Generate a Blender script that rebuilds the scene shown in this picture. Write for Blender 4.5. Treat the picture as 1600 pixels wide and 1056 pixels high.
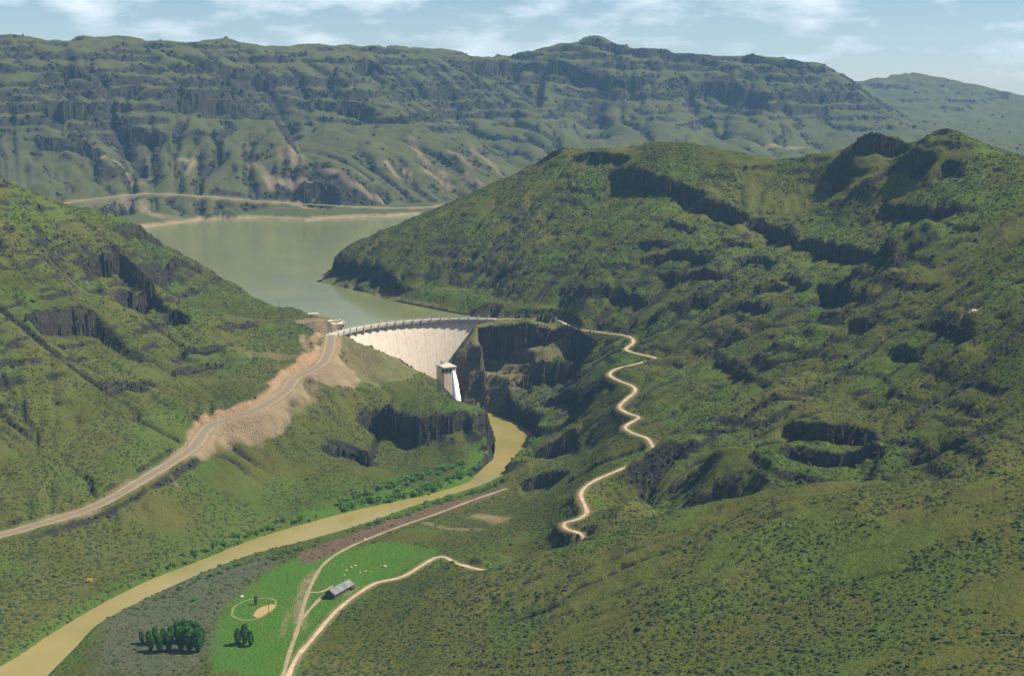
import bpy, bmesh, math, random
import numpy as np
from mathutils import Vector

for _o in list(bpy.data.objects): bpy.data.objects.remove(_o)
scene = bpy.context.scene
rng = np.random.default_rng(7)
random.seed(7)
R_ = math.radians

# ------------------------------------------------------------------ camera, sky, sun, exposure
F = 2000.0            # focal length in pixels of the 1600 x 1056 photograph
HCAM = 422.0          # metres above the river
HORIZON = 120.0
PITCH = math.atan((528.0 - HORIZON) / F)
cam_d = bpy.data.cameras.new("camera"); cam = bpy.data.objects.new("camera", cam_d)
scene.collection.objects.link(cam); scene.camera = cam
cam.location = (0, 0, HCAM); cam.rotation_euler = (math.pi / 2 - PITCH, 0, 0)
cam_d.sensor_width = 36.0; cam_d.lens = 36.0 * F / 1600.0
cam_d.clip_start = 1.0; cam_d.clip_end = 60000.0

SUN_EL, SUN_AZ = R_(53), R_(85)     # azimuth clockwise from +Y (the view direction)
sd = Vector((math.sin(SUN_AZ) * math.cos(SUN_EL), math.cos(SUN_AZ) * math.cos(SUN_EL), math.sin(SUN_EL)))
sun_d = bpy.data.lights.new("sun", 'SUN'); sun = bpy.data.objects.new("sun", sun_d)
scene.collection.objects.link(sun)
sun_d.energy = 5.0; sun_d.angle = R_(0.5); sun_d.color = (1.0, 0.93, 0.82)
sun.rotation_euler = sd.to_track_quat('Z', 'Y').to_euler(); sun.location = (600, 0, 1500)

world = bpy.data.worlds.new("World"); scene.world = world; world.use_nodes = True
wn, wl = world.node_tree.nodes, world.node_tree.links
wn.clear()
w_out = wn.new('ShaderNodeOutputWorld'); w_bg = wn.new('ShaderNodeBackground')
sky = wn.new('ShaderNodeTexSky'); sky.sky_type = 'NISHITA'; sky.sun_disc = False
sky.sun_elevation = SUN_EL; sky.sun_rotation = SUN_AZ; sky.altitude = 2200; sky.dust_density = 0.05; sky.ozone_density = 4.0
w_bg.inputs['Strength'].default_value = 0.055
w_tc = wn.new('ShaderNodeTexCoord'); w_map = wn.new('ShaderNodeMapping')
w_map.inputs['Scale'].default_value = (1.0, 1.0, 3.2)
w_n = wn.new('ShaderNodeTexNoise'); w_n.inputs['Scale'].default_value = 12.0; w_n.inputs['Detail'].default_value = 7.0; w_n.inputs['Roughness'].default_value = 0.58
w_r = wn.new('ShaderNodeMapRange'); w_r.inputs['From Min'].default_value = 0.46; w_r.inputs['From Max'].default_value = 0.70
w_r.inputs['To Max'].default_value = 0.85
w_mix = wn.new('ShaderNodeMix'); w_mix.data_type = 'RGBA'; w_mix.inputs[7].default_value = (11.5, 12.2, 12.6, 1)
wl.new(w_tc.outputs['Generated'], w_map.inputs['Vector']); wl.new(w_map.outputs[0], w_n.inputs['Vector'])
wl.new(w_n.outputs['Fac'], w_r.inputs['Value']); wl.new(w_r.outputs[0], w_mix.inputs[0])
wl.new(sky.outputs[0], w_mix.inputs[6]); wl.new(w_mix.outputs[2], w_bg.inputs['Color']); wl.new(w_bg.outputs[0], w_out.inputs[0])

vs = scene.view_settings
vs.view_transform = 'Standard'; vs.look = 'None'; vs.gamma = 1.0; vs.use_curve_mapping = False; vs.exposure = 0.84
scene.cycles.volume_step_rate = 1.0

# ------------------------------------------------------------------ helpers: photograph pixels <-> world
def pix(px, py):
    """direction of a pixel: (X per unit of Y, slope dz per unit of Y)"""
    u, v = (px - 800.0) / F, (528.0 - py) / F
    dy = math.cos(PITCH) + v * math.sin(PITCH); dz = -math.sin(PITCH) + v * math.cos(PITCH)
    return u / dy, dz / dy
def WZ(px, py, z):
    a, s = pix(px, py); Y = (z - HCAM) / s
    return (a * Y, Y, z)
def WD(px, py, D):
    a, s = pix(px, py)
    return (a * D, D, HCAM + s * D)

# ------------------------------------------------------------------ noise
def _hash(ix, iy, seed):
    h = (ix.astype(np.int64) * 374761393 + iy.astype(np.int64) * 668265263 + seed * 974711) & 0x7fffffff
    h = ((h ^ (h >> 13)) * 1274126177) & 0x7fffffff
    return ((h ^ (h >> 16)) & 0xffff) / 65535.0
def vnoise(x, y, seed=0):
    ix = np.floor(x); iy = np.floor(y); fx = x - ix; fy = y - iy
    fx = fx * fx * fx * (fx * (fx * 6 - 15) + 10); fy = fy * fy * fy * (fy * (fy * 6 - 15) + 10)
    a = _hash(ix, iy, seed); b = _hash(ix + 1, iy, seed); c = _hash(ix, iy + 1, seed); d = _hash(ix + 1, iy + 1, seed)
    return (a + (b - a) * fx) * (1 - fy) + (c + (d - c) * fx) * fy
def fbm(x, y, o=4, seed=0, gain=0.5):
    s = np.zeros_like(x); a = 1.0; t = 0.0; c, q = math.cos(0.6), math.sin(0.6)
    for k in range(o):
        s += a * vnoise(x, y, seed + k * 17); t += a; a *= gain
        x, y = (c * x - q * y) * 2.03 + 5.1, (q * x + c * y) * 2.03 + 3.7
    return s / t
def sstep(a, b, x):
    t = np.clip((x - a) / (b - a), 0, 1); return t * t * (3 - 2 * t)

# ------------------------------------------------------------------ terrain control points, read off the photograph
CP = []
def D_(*pts):
    for p in pts: CP.append(WD(*p))
def Z_(*pts):
    for p in pts: CP.append(WZ(*p))
def W_(*pts):
    for p in pts: CP.append(p)
def RIDGE(*pts, drop=0.35, k=1.0):
    """crest points: the ground falls away behind them"""
    for p in pts:
        x, y, D = p; c = WD(*p); CP.append(c)
        for f, dd in ((1.035, 0.5), (1.10, 1.2)):
            g = WD(x, y, D * f); CP.append((g[0], g[1], c[2] + (g[2] - c[2]) * 0.5 - drop * k * D * (f - 1) * dd))
ROAD_L = [(-60, 850, 27), (0, 836, 29), (57, 820, 32), (150, 790, 38), (230, 745, 48), (300, 700, 56), (330, 665, 61), (400, 640, 70), (445, 612, 77),
          (460, 592, 82), (500, 570, 89), (513, 550, 93.5), (518, 524, 97.6)]
ROAD_R = [(760, 499, 97.8), (820, 499, 98.6), (868, 500, 100), (890, 509, 100), (905, 515, 100.5), (945, 520, 101), (983, 526, 101), (989, 536, 99.5), (978, 545, 98), (990, 551, 97), (1025, 560, 96),
          (1000, 567, 94), (962, 577, 92), (953, 586, 91), (968, 595, 89.5), (988, 603, 88), (992, 612, 86), (978, 624, 83), (968, 636, 80), (980, 645, 79), (998, 652, 77.5), (982, 662, 75), (977, 669, 74), (990, 677, 72),
          (1010, 684, 70.5), (1017, 692, 69), (1020, 704, 67), (996, 722, 63), (965, 735, 60), (925, 753, 56), (908, 770, 53), (913, 788, 50), (917, 800, 48.5), (905, 810, 46.5), (882, 817, 45), (885, 826, 44), (910, 838, 42.5),
          (875, 868, 27), (780, 891, 18), (720, 882, 17), (685, 870, 16), (630, 900, 12), (582, 913, 10), (530, 950, 8), (490, 995, 6.5), (462, 1030, 6), (445, 1070, 6)]
Z_(*ROAD_L); Z_(*ROAD_R)
# left hill
RIDGE((-60, 262, 1600), (0, 283, 1610), (57, 306, 1640), (130, 327, 1680), (210, 351, 1720), (245, 376, 1760), (300, 409, 1790), (350, 438, 1795), (400, 466, 1790), drop=0.3)
D_((440, 482, 1770),
   (57, 400, 1500), (57, 500, 1380), (57, 600, 1290), (57, 700, 1205), (0, 500, 1350), (0, 700, 1180), (-60, 600, 1250), (-60, 400, 1450),
   (200, 400, 1620), (200, 500, 1480), (200, 600, 1340), (130, 650, 1260), (130, 450, 1540), (330, 500, 1570), (330, 580, 1440), (270, 640, 1330), (270, 450, 1660), (270, 550, 1480),
   (440, 560, 1480), (440, 520, 1600), (470, 500, 1670), (400, 590, 1420), (400, 520, 1580))
Z_((150, 860, 14), (300, 800, 22), (450, 720, 30), (0, 930, 12), (380, 760, 22), (550, 720, 20), (640, 705, 12), (700, 718, 9), (460, 770, 12), (380, 690, 46), (450, 660, 56), (600, 695, 16), (680, 700, 12))
W_((-950, 1500, 330), (-650, 1100, 150), (-500, 800, 25))
Z_((500, 500, 97), (522, 506, 97), (482, 493, 98))
# bench left of the gorge
RIDGE((600, 552, 1575), (650, 578, 1558), (690, 599, 1540), (718, 630, 1492), drop=0.5)
D_((540, 542, 1590), (570, 532, 1600), (738, 648, 1438), (600, 600, 1500), (520, 600, 1450), (500, 650, 1395), (560, 640, 1440),
   (620, 650, 1425), (680, 652, 1420), (660, 610, 1500), (560, 580, 1530))
W_((-64, 1652, 76), (-77, 1640, 48), (-60, 1630, 60), (-48, 1650, 85), (-30, 1640, 88), (-64, 1610, 34), (-45, 1608, 50), (-25, 1615, 70), (-10, 1600, 60), (-85, 1640, 15), (-120, 1650, 10), (-60, 1700, 95), (-160, 1660, 10))
# river flats
Z_((400, 920, 5), (460, 960, 6), (540, 900, 8), (620, 850, 7), (700, 800, 6), (780, 770, 6), (300, 985, 4), (440, 870, 4), (760, 812, 9), (810, 765, 8), (250, 940, 3.5), (200, 1010, 4), (350, 1050, 5), (850, 830, 26), (800, 845, 20),
   (700, 840, 10), (620, 890, 9), (520, 935, 8), (60, 1056, 1))
# gorge right side
D_((900, 640, 1430), (880, 700, 1330), (930, 690, 1290), (850, 600, 1560), (900, 560, 1590), (930, 532, 1620), (840, 518, 1660), (890, 760, 1180), (860, 780, 1180), (845, 730, 1290))
# foreground ridge, its dip behind, its face
RIDGE((1000, 816, 985), (1100, 793, 955), (1200, 773, 920), (1320, 757, 890), (1420, 757, 860), (1540, 748, 830), (1640, 740, 810), drop=0.2)
D_((910, 847, 995), (860, 861, 988), (800, 876, 980), (700, 906, 965), (640, 926, 965),
   (1300, 738, 1010), (1100, 778, 1055), (1000, 800, 1065), (1420, 742, 985), (1540, 730, 950), (1640, 720, 940),
   (1540, 900, 690), (1540, 1056, 570), (1320, 900, 760), (1320, 1056, 620), (1100, 900, 820), (1100, 1056, 690), (900, 950, 850), (900, 1056, 740), (700, 1000, 875), (700, 1056, 800), (580, 995, 900), (560, 1060, 825),
   (1680, 1000, 600), (1000, 1150, 620), (1400, 1180, 520), (700, 1160, 690))
W_((420, 420, 150), (-300, 600, 8), (-480, 700, 20), (100, 480, 60), (0, 600, 40))
# right hill, lower and middle
D_((1100, 740, 1090), (1100, 680, 1180), (1200, 680, 1120), (1200, 600, 1250), (1200, 740, 1030), (1300, 640, 1120), (1300, 560, 1240), (1400, 600, 1150), (1400, 690, 1050), (1540, 600, 1075), (1540, 680, 985),
   (1540, 500, 1160), (1620, 480, 1130), (1440, 500, 1240), (1540, 400, 1320), (1540, 330, 1430), (1440, 420, 1360), (1540, 280, 1530), (1100, 580, 1370), (1100, 630, 1270))
# right hill crest
RIDGE((1540, 227, 1640), (1620, 250, 1580), (1335, 226, 1790), (1400, 224, 1760), (1430, 222, 1740), (1470, 206, 1680), (1500, 212, 1660), (1270, 247, 1860), (1200, 249, 1920), (1120, 237, 1970), (1045, 224, 2010),
   (985, 231, 2040), (920, 239, 2070), (875, 235, 2100), (840, 257, 2120), (740, 302, 2130), (640, 347, 2140), (560, 380, 2130), drop=0.3)
D_((508, 420, 2100),)
# right hill upper face
D_((600, 400, 2010), (620, 440, 1930), (700, 400, 1950), (740, 440, 1880), (800, 380, 1915), (800, 450, 1790), (900, 330, 1930), (880, 265, 2040), (900, 400, 1790), (900, 460, 1700), (960, 300, 1930), (1000, 380, 1760),
   (1000, 460, 1660), (1060, 290, 1880), (1100, 350, 1760), (1100, 420, 1640), (1100, 500, 1510), (1200, 330, 1790), (1200, 420, 1580), (1200, 500, 1420), (1300, 290, 1790), (1300, 380, 1600), (1300, 460, 1430),
   (1400, 300, 1640), (1400, 370, 1500), (1010, 500, 1600), (1100, 280, 1890), (1000, 250, 1985))
W_((-100, 2650, 105), (150, 2600, 150), (450, 2500, 160), (850, 2300, 160), (900, 1900, 250), (700, 1650, 300), (-210, 2300, 110), (0, 2400, 140), (250, 2350, 200))
# far shore and mountains
RIDGE((-60, 52, 3800), (40, 54, 3850), (100, 56, 3900), (150, 57, 4000), (230, 62, 4150), (300, 68, 4300), (335, 65, 4380), (362, 62, 4400), (385, 69, 4420), (450, 70, 4500), (520, 74, 4600), (580, 70, 4600), (640, 76, 4750), (700, 85, 4900), (760, 87, 4950), (840, 80, 4950), (880, 69, 4950),
   (910, 62, 4900), (950, 69, 4900), (1000, 77, 4900), (1070, 86, 4900), (1130, 95, 4900), (1160, 90, 4900), (1220, 96, 4900), (1290, 106, 4900), (1320, 121, 4950), drop=0.16)
RIDGE((1360, 124, 7000), (1430, 118, 7000), (1540, 140, 7000), (1650, 160, 7000), drop=0.1)
D_((-40, 330, 2850), (100, 319, 2960), (220, 304, 3060), (330, 309, 3080), (430, 317, 3100), (540, 326, 3130), (660, 326, 3220),
   (55, 250, 3150), (55, 150, 3350), (55, 75, 3700), (1400, 180, 4900), (1540, 215, 4700), (1650, 230, 4600),
   (250, 120, 3700), (260, 185, 3450), (380, 190, 3500), (200, 230, 3320), (300, 260, 3260), (220, 288, 3130), (450, 240, 3300), (462, 195, 3750), (400, 120, 3950), (570, 110, 4200), (600, 180, 3900), (640, 215, 3650),
   (600, 300, 3230), (700, 290, 3350), (760, 265, 3550), (700, 170, 4300), (740, 100, 4700), (780, 200, 4250), (820, 250, 3900), (850, 150, 4600), (1000, 150, 4600), (950, 200, 4300), (1100, 150, 4600), (1100, 210, 4250),
   (1250, 170, 4600), (1250, 235, 4200), (1400, 215, 4400), (150, 150, 3500), (130, 260, 3180), (500, 280, 3200), (640, 130, 4350), (-60, 200, 3200), (1000, 240, 4000))
W_((-2500, 6000, 330), (-1200, 6500, 330), (0, 6800, 320), (1200, 6000, 300), (2200, 6000, 230), (2600, 8600, 250), (0, 9500, 300), (-3500, 8800, 330), (3300, 8500, 250), (-2100, 3600, 520), (-1800, 2900, 260), (900, 3400, 130), (1700, 3300, 150), (2400, 4200, 210), (500, 3500, 120))
CP = np.array(CP)

# ------------------------------------------------------------------ terrain grid: rings and rays (even triangles, finer where things are near)
TH0, TH1, DT = R_(-27.5), R_(29.0), 0.00185
NT = int((TH1 - TH0) / DT) // 4 * 4 + 1
R0, R1 = 440.0, 9400.0
NR = int(math.log(R1 / R0) / DT) // 4 * 4 + 1
LR = np.linspace(math.log(R0), math.log(R1), NR); TH = np.linspace(TH0, TH1, NT)
RR = np.exp(LR)
GX = RR[:, None] * np.sin(TH)[None, :]; GY = RR[:, None] * np.cos(TH)[None, :]
def uv(X, Y):
    return np.log(np.hypot(X, Y)), np.arctan2(X, Y)
# thin-plate spline in (log r, theta)
cu, cv = uv(CP[:, 0], CP[:, 1]); cz = CP[:, 2]
def kern(d2): return 0.5 * d2 * np.log(np.maximum(d2, 1e-12))
n = len(cz)
K = kern((cu[:, None] - cu[None]) ** 2 + (cv[:, None] - cv[None]) ** 2) + np.eye(n) * 2e-7
P = np.stack([np.ones(n), cu, cv], 1)
sol = np.linalg.solve(np.block([[K, P], [P.T, np.zeros((3, 3))]]), np.concatenate([cz, np.zeros(3)]))
st = 4
lu, lv = LR[::st], TH[::st]
ZC = np.zeros((len(lu), len(lv)))
for i in range(n):
    ZC += sol[i] * kern((lu[:, None] - cu[i]) ** 2 + (lv[None, :] - cv[i]) ** 2)
ZC += sol[n] + sol[n + 1] * lu[:, None] + sol[n + 2] * lv[None, :]
def up4(A):
    for ax in (0, 1):
        A = np.moveaxis(A, ax, 0); m = len(A); Q = np.pad(A, ((1, 2), (0, 0)), mode='edge')
        out = np.zeros(((m - 1) * st + 1, A.shape[1]))
        p0, p1, p2, p3 = Q[0:m - 1], Q[1:m], Q[2:m + 1], Q[3:m + 2]
        for k in range(st):
            t = k / st
            out[k:-1:st] = p1 + 0.5 * t * (p2 - p0 + t * (2 * p0 - 5 * p1 + 4 * p2 - p3 + t * (3 * (p1 - p2) + p3 - p0)))
        out[-1] = A[-1]
        A = np.moveaxis(out, 0, ax)
    return A
Z = up4(ZC)

def cast(px, py, ZZ=None, rmin=0.0):
    """the point of the terrain that the photograph shows at a pixel"""
    ZZ = Z if ZZ is None else ZZ
    a, s = pix(px, py); th = math.atan(a); sl = s * math.cos(th)
    f = (th - TH0) / (TH[1] - TH[0]); j = int(np.clip(math.floor(f), 0, NT - 2)); f -= j
    col = ZZ[:, j] * (1 - f) + ZZ[:, j + 1] * f; d = col - (HCAM + RR * sl)
    k = np.argmax((d >= 0) & (RR > rmin))
    if k == 0: k = NR - 1
    t = d[k - 1] / (d[k - 1] - d[k]) if d[k] != d[k - 1] else 0
    r = RR[k - 1] + (RR[k] - RR[k - 1]) * float(np.clip(t, 0, 1))
    return (r * math.sin(th), r * math.cos(th), HCAM + r * sl)
def hz(X, Y, ZZ=None):
    ZZ = Z if ZZ is None else ZZ
    X = np.asarray(X, float); Y = np.asarray(Y, float); u, v = uv(X, Y)
    fi = np.clip((u - LR[0]) / (LR[1] - LR[0]), 0, NR - 1.001); fj = np.clip((v - TH0) / (TH[1] - TH[0]), 0, NT - 1.001)
    i = fi.astype(int); j = fj.astype(int); a = fi - i; b = fj - j
    return (ZZ[i, j] * (1 - a) + ZZ[i + 1, j] * a) * (1 - b) + (ZZ[i, j + 1] * (1 - a) + ZZ[i + 1, j + 1] * a) * b
def window(pts, margin):
    p = np.array(pts); x0, y0 = p[:, 0].min() - margin, p[:, 1].min() - margin; x1, y1 = p[:, 0].max() + margin, p[:, 1].max() + margin
    cs = np.array([(x0, y0), (x0, y1), (x1, y0), (x1, y1), ((x0 + x1) / 2, y0)]); u, v = uv(cs[:, 0], cs[:, 1])
    i0 = int(np.clip((u.min() - LR[0]) / (LR[1] - LR[0]) - 1, 0, NR - 2)); i1 = int(np.clip((u.max() - LR[0]) / (LR[1] - LR[0]) + 2, 1, NR))
    j0 = int(np.clip((v.min() - TH0) / (TH[1] - TH[0]) - 1, 0, NT - 2)); j1 = int(np.clip((v.max() - TH0) / (TH[1] - TH[0]) + 2, 1, NT))
    return slice(i0, max(i1, i0 + 1)), slice(j0, max(j1, j0 + 1))
def polydist(X, Y, pts):
    """distance to a polyline, arc length there, extra value (column 2) there"""
    best = np.full(X.shape, 1e9); S = np.zeros(X.shape); V = np.zeros(X.shape); s0 = 0.0
    for a, b in zip(pts[:-1], pts[1:]):
        dx, dy = b[0] - a[0], b[1] - a[1]; L2 = dx * dx + dy * dy + 1e-9
        t = np.clip(((X - a[0]) * dx + (Y - a[1]) * dy) / L2, 0, 1)
        d = np.hypot(X - a[0] - t * dx, Y - a[1] - t * dy); m = d < best
        best[m] = d[m]; L = math.sqrt(L2); S[m] = s0 + t[m] * L; V[m] = (a[2] + (b[2] - a[2]) * t)[m] if len(a) > 2 else 0; s0 += L
    return best, S, V
def inside(X, Y, poly):
    r = np.zeros(X.shape, bool); q = len(poly); j = q - 1
    for i in range(q):
        xi, yi = poly[i][:2]; xj, yj = poly[j][:2]
        r ^= ((yi > Y) != (yj > Y)) & (X < (xj - xi) * (Y - yi) / (yj - yi + 1e-12) + xi); j = i
    return r
def smooth_line(pts, step):
    """Catmull-Rom through the points, resampled"""
    P_ = [np.array(p, float) for p in pts]; P_ = [2 * P_[0] - P_[1]] + P_ + [2 * P_[-1] - P_[-2]]; out = []
    for a, b, c, d in zip(P_[:-3], P_[1:-2], P_[2:-1], P_[3:]):
        m = max(2, int(np.linalg.norm((c - b)[:2]) / step))
        for k in range(m):
            t = k / m; out.append(b + 0.5 * t * (c - a + t * (2 * a - 5 * b + 4 * c - d + t * (3 * (b - c) + d - a))))
    out.append(P_[-2]); return [tuple(o) for o in out]

# ------------------------------------------------------------------ waters: outlines
LAKE = 95.0
lake_px = [(200, 361), (245, 354), (300, 347), (345, 342), (400, 342), (440, 344), (480, 346), (510, 343), (540, 342), (600, 340), (640, 337)]
lake = [WZ(x, y, LAKE)[:2] for x, y in lake_px] + [(-100, 3150), (60, 3000), (-60, 2520), (-215, 2280), (-300, 2140)]
lake += [WZ(x, y, LAKE)[:2] for x, y in [(492, 440), (512, 444), (530, 448), (552, 453), (575, 458), (598, 467), (615, 471), (650, 478), (690, 486), (745, 496)]]
DAM_L = np.array(WZ(512, 523, 98)[:2]); DAM_R = np.array(WZ(772, 497.5, 98)[:2])
chord = DAM_R - DAM_L; CL = float(np.linalg.norm(chord)); cdir = chord / CL; UPS = np.array((-cdir[1], cdir[0]))
SAG = 42.0; RAD = CL * CL / (8 * SAG) + SAG / 2; DC = (DAM_L + DAM_R) / 2 - UPS * (RAD - SAG)
ANG = math.asin(CL / 2 / RAD)
def arc(a, r):   # a from -1 (left end) to 1 (right end)
    th = a * ANG; return DC + UPS * (r * math.cos(th)) + cdir * (r * math.sin(th))
lake_dam = [tuple(arc(a, RAD - 1)) for a in np.linspace(1.0, -1.0, 15)]
lake += lake_dam + [(-222, 1660), (-226, 1700), (-244, 1735), (-285, 1768), (-352, 1805), (-440, 1900), (-520, 2050), (-640, 2300), (-770, 2620)]
riv_left = [(-90, 1085), (15, 1032), (82, 988), (160, 942), (230, 907), (300, 880), (380, 848), (440, 828), (530, 803), (600, 787), (660, 774), (700, 764), (735, 752), (745, 741), (760, 727), (772, 713), (774, 690), (765, 670), (744, 655), (735, 646)]
riv_right = [(712, 641), (738, 642), (768, 646), (800, 658), (824, 672), (835, 686), (820, 703), (803, 728), (778, 746), (748, 760), (700, 776), (640, 794), (560, 822), (450, 853), (380, 872), (290, 907), (200, 950), (150, 978), (120, 1010), (60, 1070), (20, 1110)]
river = [WZ(x, y, 0)[:2] for x, y in riv_left + riv_right]
river = [p[:2] for p in smooth_line(river, 12)]

# ------------------------------------------------------------------ relief: wandering noise, running-water gullies, strata
rr2 = np.broadcast_to(RR[:, None], Z.shape)
far = sstep(2300, 2900, rr2)
hilly = sstep(12, 45, Z) * (1 - 0.75 * sstep(880, 700, rr2))
Zs = Z.copy()
amp = 0.0030 * rr2 * hilly
Z = Z + amp * (1.1 + 0.9 * far) * (fbm(GX / (110 + 160 * far), GY / (110 + 160 * far), 3, 3) - 0.5) + amp * 1.3 * (fbm(GX / (18 + 30 * far), GY / (18 + 30 * far), 2, 4) - 0.5)
h2 = Z[::2, ::2].copy()
def blur(A, k=1):
    for _ in range(k):
        A = np.pad(A, 1, mode='edge'); A = (A[:-2] + 2 * A[1:-1] + A[2:]) / 4; A = (A[:, :-2] + 2 * A[:, 1:-1] + A[:, 2:]) / 4
    return A
# running water: streams cut down towards the cell below them, so ridges stay sharp and gullies run downhill
m, q = h2.shape; ids = np.pad(np.arange(m * q).reshape(m, q), 1, mode='edge'); hl = np.clip(hilly[::2, ::2] * 1.2, 0, 1)
KER = (0.034 + 0.022 * far[::2, ::2])
for it in range(7):
    pad = np.pad(h2, 1, mode='edge'); best = np.zeros_like(h2); rec = np.arange(m * q).reshape(m, q)
    for di in (-1, 0, 1):
        for dj in (-1, 0, 1):
            if di == 0 and dj == 0: continue
            sl_ = (h2 - pad[1 + di:1 + di + m, 1 + dj:1 + dj + q]) / math.hypot(di, dj); k = sl_ > best
            best[k] = sl_[k]; rec[k] = ids[1 + di:1 + di + m, 1 + dj:1 + dj + q][k]
    order = np.argsort(-h2, axis=None).tolist(); rc = rec.ravel().tolist(); acc = [1.0] * (m * q)
    for i in order:
        j = rc[i]
        if j != i: acc[j] += acc[i]
    acc = np.array(acc).reshape(m, q)
    Fk = (KER * np.sqrt(np.clip(acc - 4, 0, 900)) * hl).ravel().tolist(); hf = h2.ravel().tolist()
    for i in reversed(order):
        f = Fk[i]
        if f > 0: hf[i] = (hf[i] + f * hf[rc[i]]) / (1 + f)
    h2 = np.array(hf).reshape(m, q); h2 = h2 * 0.8 + blur(h2, 1) * 0.2
wet2 = np.clip(np.log(acc) / 6.0, 0, 1)
dz2 = h2 - Z[::2, ::2]
dz = np.zeros_like(Z); dz[::2, ::2] = dz2; dz[1::2, ::2] = (dz2[:-1] + dz2[1:]) / 2; dz[:, 1::2] = (dz[:, :-1:2] + dz[:, 2::2]) / 2
wet2 = blur(wet2, 1); wet = np.zeros_like(Z); wet[::2, ::2] = wet2; wet[1::2, ::2] = (wet2[:-1] + wet2[1:]) / 2; wet[:, 1::2] = (wet[:, :-1:2] + wet[:, 2::2]) / 2
Z = Z + dz
def lowpass(D):
    q = D[::4, ::4]; q = blur(q, 130); out = up4(q); return out
# low spurs running down the right-hand hill
SPURS = [([(985, 290), (930, 325), (870, 365), (800, 415)], 4, 13), ([(1065, 310), (1010, 345), (960, 385), (905, 425)], 4, 13), ([(1395, 270), (1290, 335), (1225, 375)], 10, 24),
         ([(1475, 358), (1395, 402), (1320, 440)], 13, 24), ([(1445, 415), (1365, 468), (1290, 510), (1225, 550), (1150, 592)], 14, 24), ([(1180, 505), (1110, 540), (1030, 562)], 8, 18),
         ([(1140, 430), (1060, 480), (1000, 505)], 7, 16), ([(1540, 540), (1450, 590), (1380, 640)], 9, 24), ([(1540, 660), (1420, 700), (1320, 730)], 9, 18), ([(1280, 580), (1180, 640), (1060, 700), (985, 745)], 9, 22), ([(1180, 700), (1060, 760), (960, 815)], 8, 18), ([(688, 886), (725, 884), (765, 880), (800, 874)], 4.5, 8), ([(1110, 694), (1045, 717), (1000, 731), (962, 750)], 6.5, 13)]
FAR_SPURS = [([(415, 185), (450, 240), (520, 280), (620, 315)], 26, 60), ([(590, 150), (630, 200), (690, 235), (740, 270), (790, 300)], 30, 70), ([(440, 115), (455, 170), (470, 225), (525, 272)], -42, 60), ([(700, 130), (735, 190), (780, 230), (815, 262)], -34, 70), ([(180, 190), (212, 240), (245, 288)], -24, 50),
         ([(110, 200), (150, 250), (190, 288)], 16, 45), ([(860, 110), (850, 180), (840, 230)], 22, 70), ([(1000, 110), (1010, 170), (1030, 215)], 26, 80), ([(930, 130), (930, 190), (950, 215)], -26, 70), ([(1080, 120), (1100, 180), (1130, 220)], -26, 80), ([(1210, 130), (1200, 180), (1190, 230)], 22, 70), ([(300, 90), (330, 120), (345, 150)], 18, 60), ([(530, 95), (545, 140), (550, 165)], 20, 60), ([(640, 90), (650, 130), (660, 160)], -22, 70), ([(240, 75), (215, 110), (195, 150)], -18, 60), ([(1330, 140), (1290, 190), (1270, 230)], -24, 80), ([(330, 190), (350, 235), (380, 280)], 14, 40)]
for pl, h, w in SPURS + FAR_SPURS:
    fr = abs(w) > 39; pts = smooth_line([cast(*p, Zs, 2700 if fr else 0) for p in pl], 20); sl = window(pts, w * 4); d, s, _ = polydist(GX[sl], GY[sl], pts)
    if fr and max(p[1] for p in pts) > 5400: continue
    d = np.abs(d + w * 0.7 * (fbm(GX[sl] / (w * 1.5), GY[sl] / (w * 1.5), 3, 33) - 0.5)); e = s / s.max(); tp = np.clip(np.minimum(e, 1 - e) * 5 + 0.1, 0, 1)
    Z[sl] += (1.35 if fr else 1.8) * h * np.exp(-(d / w) ** 1.05) * tp - (0.4 * h * np.exp(-((d - w * 2) / w) ** 2) * tp if h > 0 else 0)
Dd = Z - Zs; Z = Zs + Dd - lowpass(Dd)
# strata: hard lava flows stand out as steps
wob = 14 * (fbm(GX / 420, GY / 420, 3, 40) - 0.5) + 5 * (fbm(GX / 60, GY / 60, 2, 41) - 0.5)
ledge = np.zeros_like(Z)
def terrace(Zi, period, riser, seed, off, patch, thr, strength):
    """flat treads and steep risers; each level is present only along patches of its own"""
    q = (Zi + wob + 0.012 * GX + off) / period; i = np.floor(q); f = q - i; a = 1 - riser
    g = np.where(f < a, f * 0.25, a * 0.25 + (f - a) / riser * (1 - a * 0.25))
    on = fbm(GX / patch + 7.7 * i, GY / patch + 3.1 * i, 3, seed); on = sstep(thr, thr + 0.12, on + 0.12 * (_hash(i, i * 0, seed + 1) - 0.5))
    return (g - f) * period * on * strength, on * (f > a - 0.05)
up_far = far * sstep(215, 320, Z + 90 * (fbm(GX / 300, GY / 300, 2, 44) - 0.5))
for per, ris, sd_, off_, pat, thr in ((34.0, 0.26, 60, 0, 230, 0.46), (19.0, 0.32, 63, 6, 130, 0.47)):
    dz_, on_ = terrace(Z, per, ris, sd_, off_, pat, thr, 0.8); Z = Z + dz_ * up_far; ledge = np.maximum(ledge, on_ * up_far)
nearl = (1 - far) * sstep(60, 100, Z) * sstep(850, 1000, rr2)
for per, ris, sd_, off_, pat, thr in ((16.0, 0.22, 66, 3, 48, 0.56), (9.0, 0.26, 69, 1, 30, 0.58)):
    dz_, on_ = terrace(Z, per, ris, sd_, off_, pat, thr, 0.32); Z = Z + dz_ * nearl; ledge = np.maximum(ledge, on_ * nearl)
Z += (1 - far) * hilly * 2.2 * (fbm(GX / 10, GY / 10, 3, 80) - 0.5) + far * 9 * (fbm(GX / 45, GY / 45, 4, 81) - 0.5)

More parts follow.
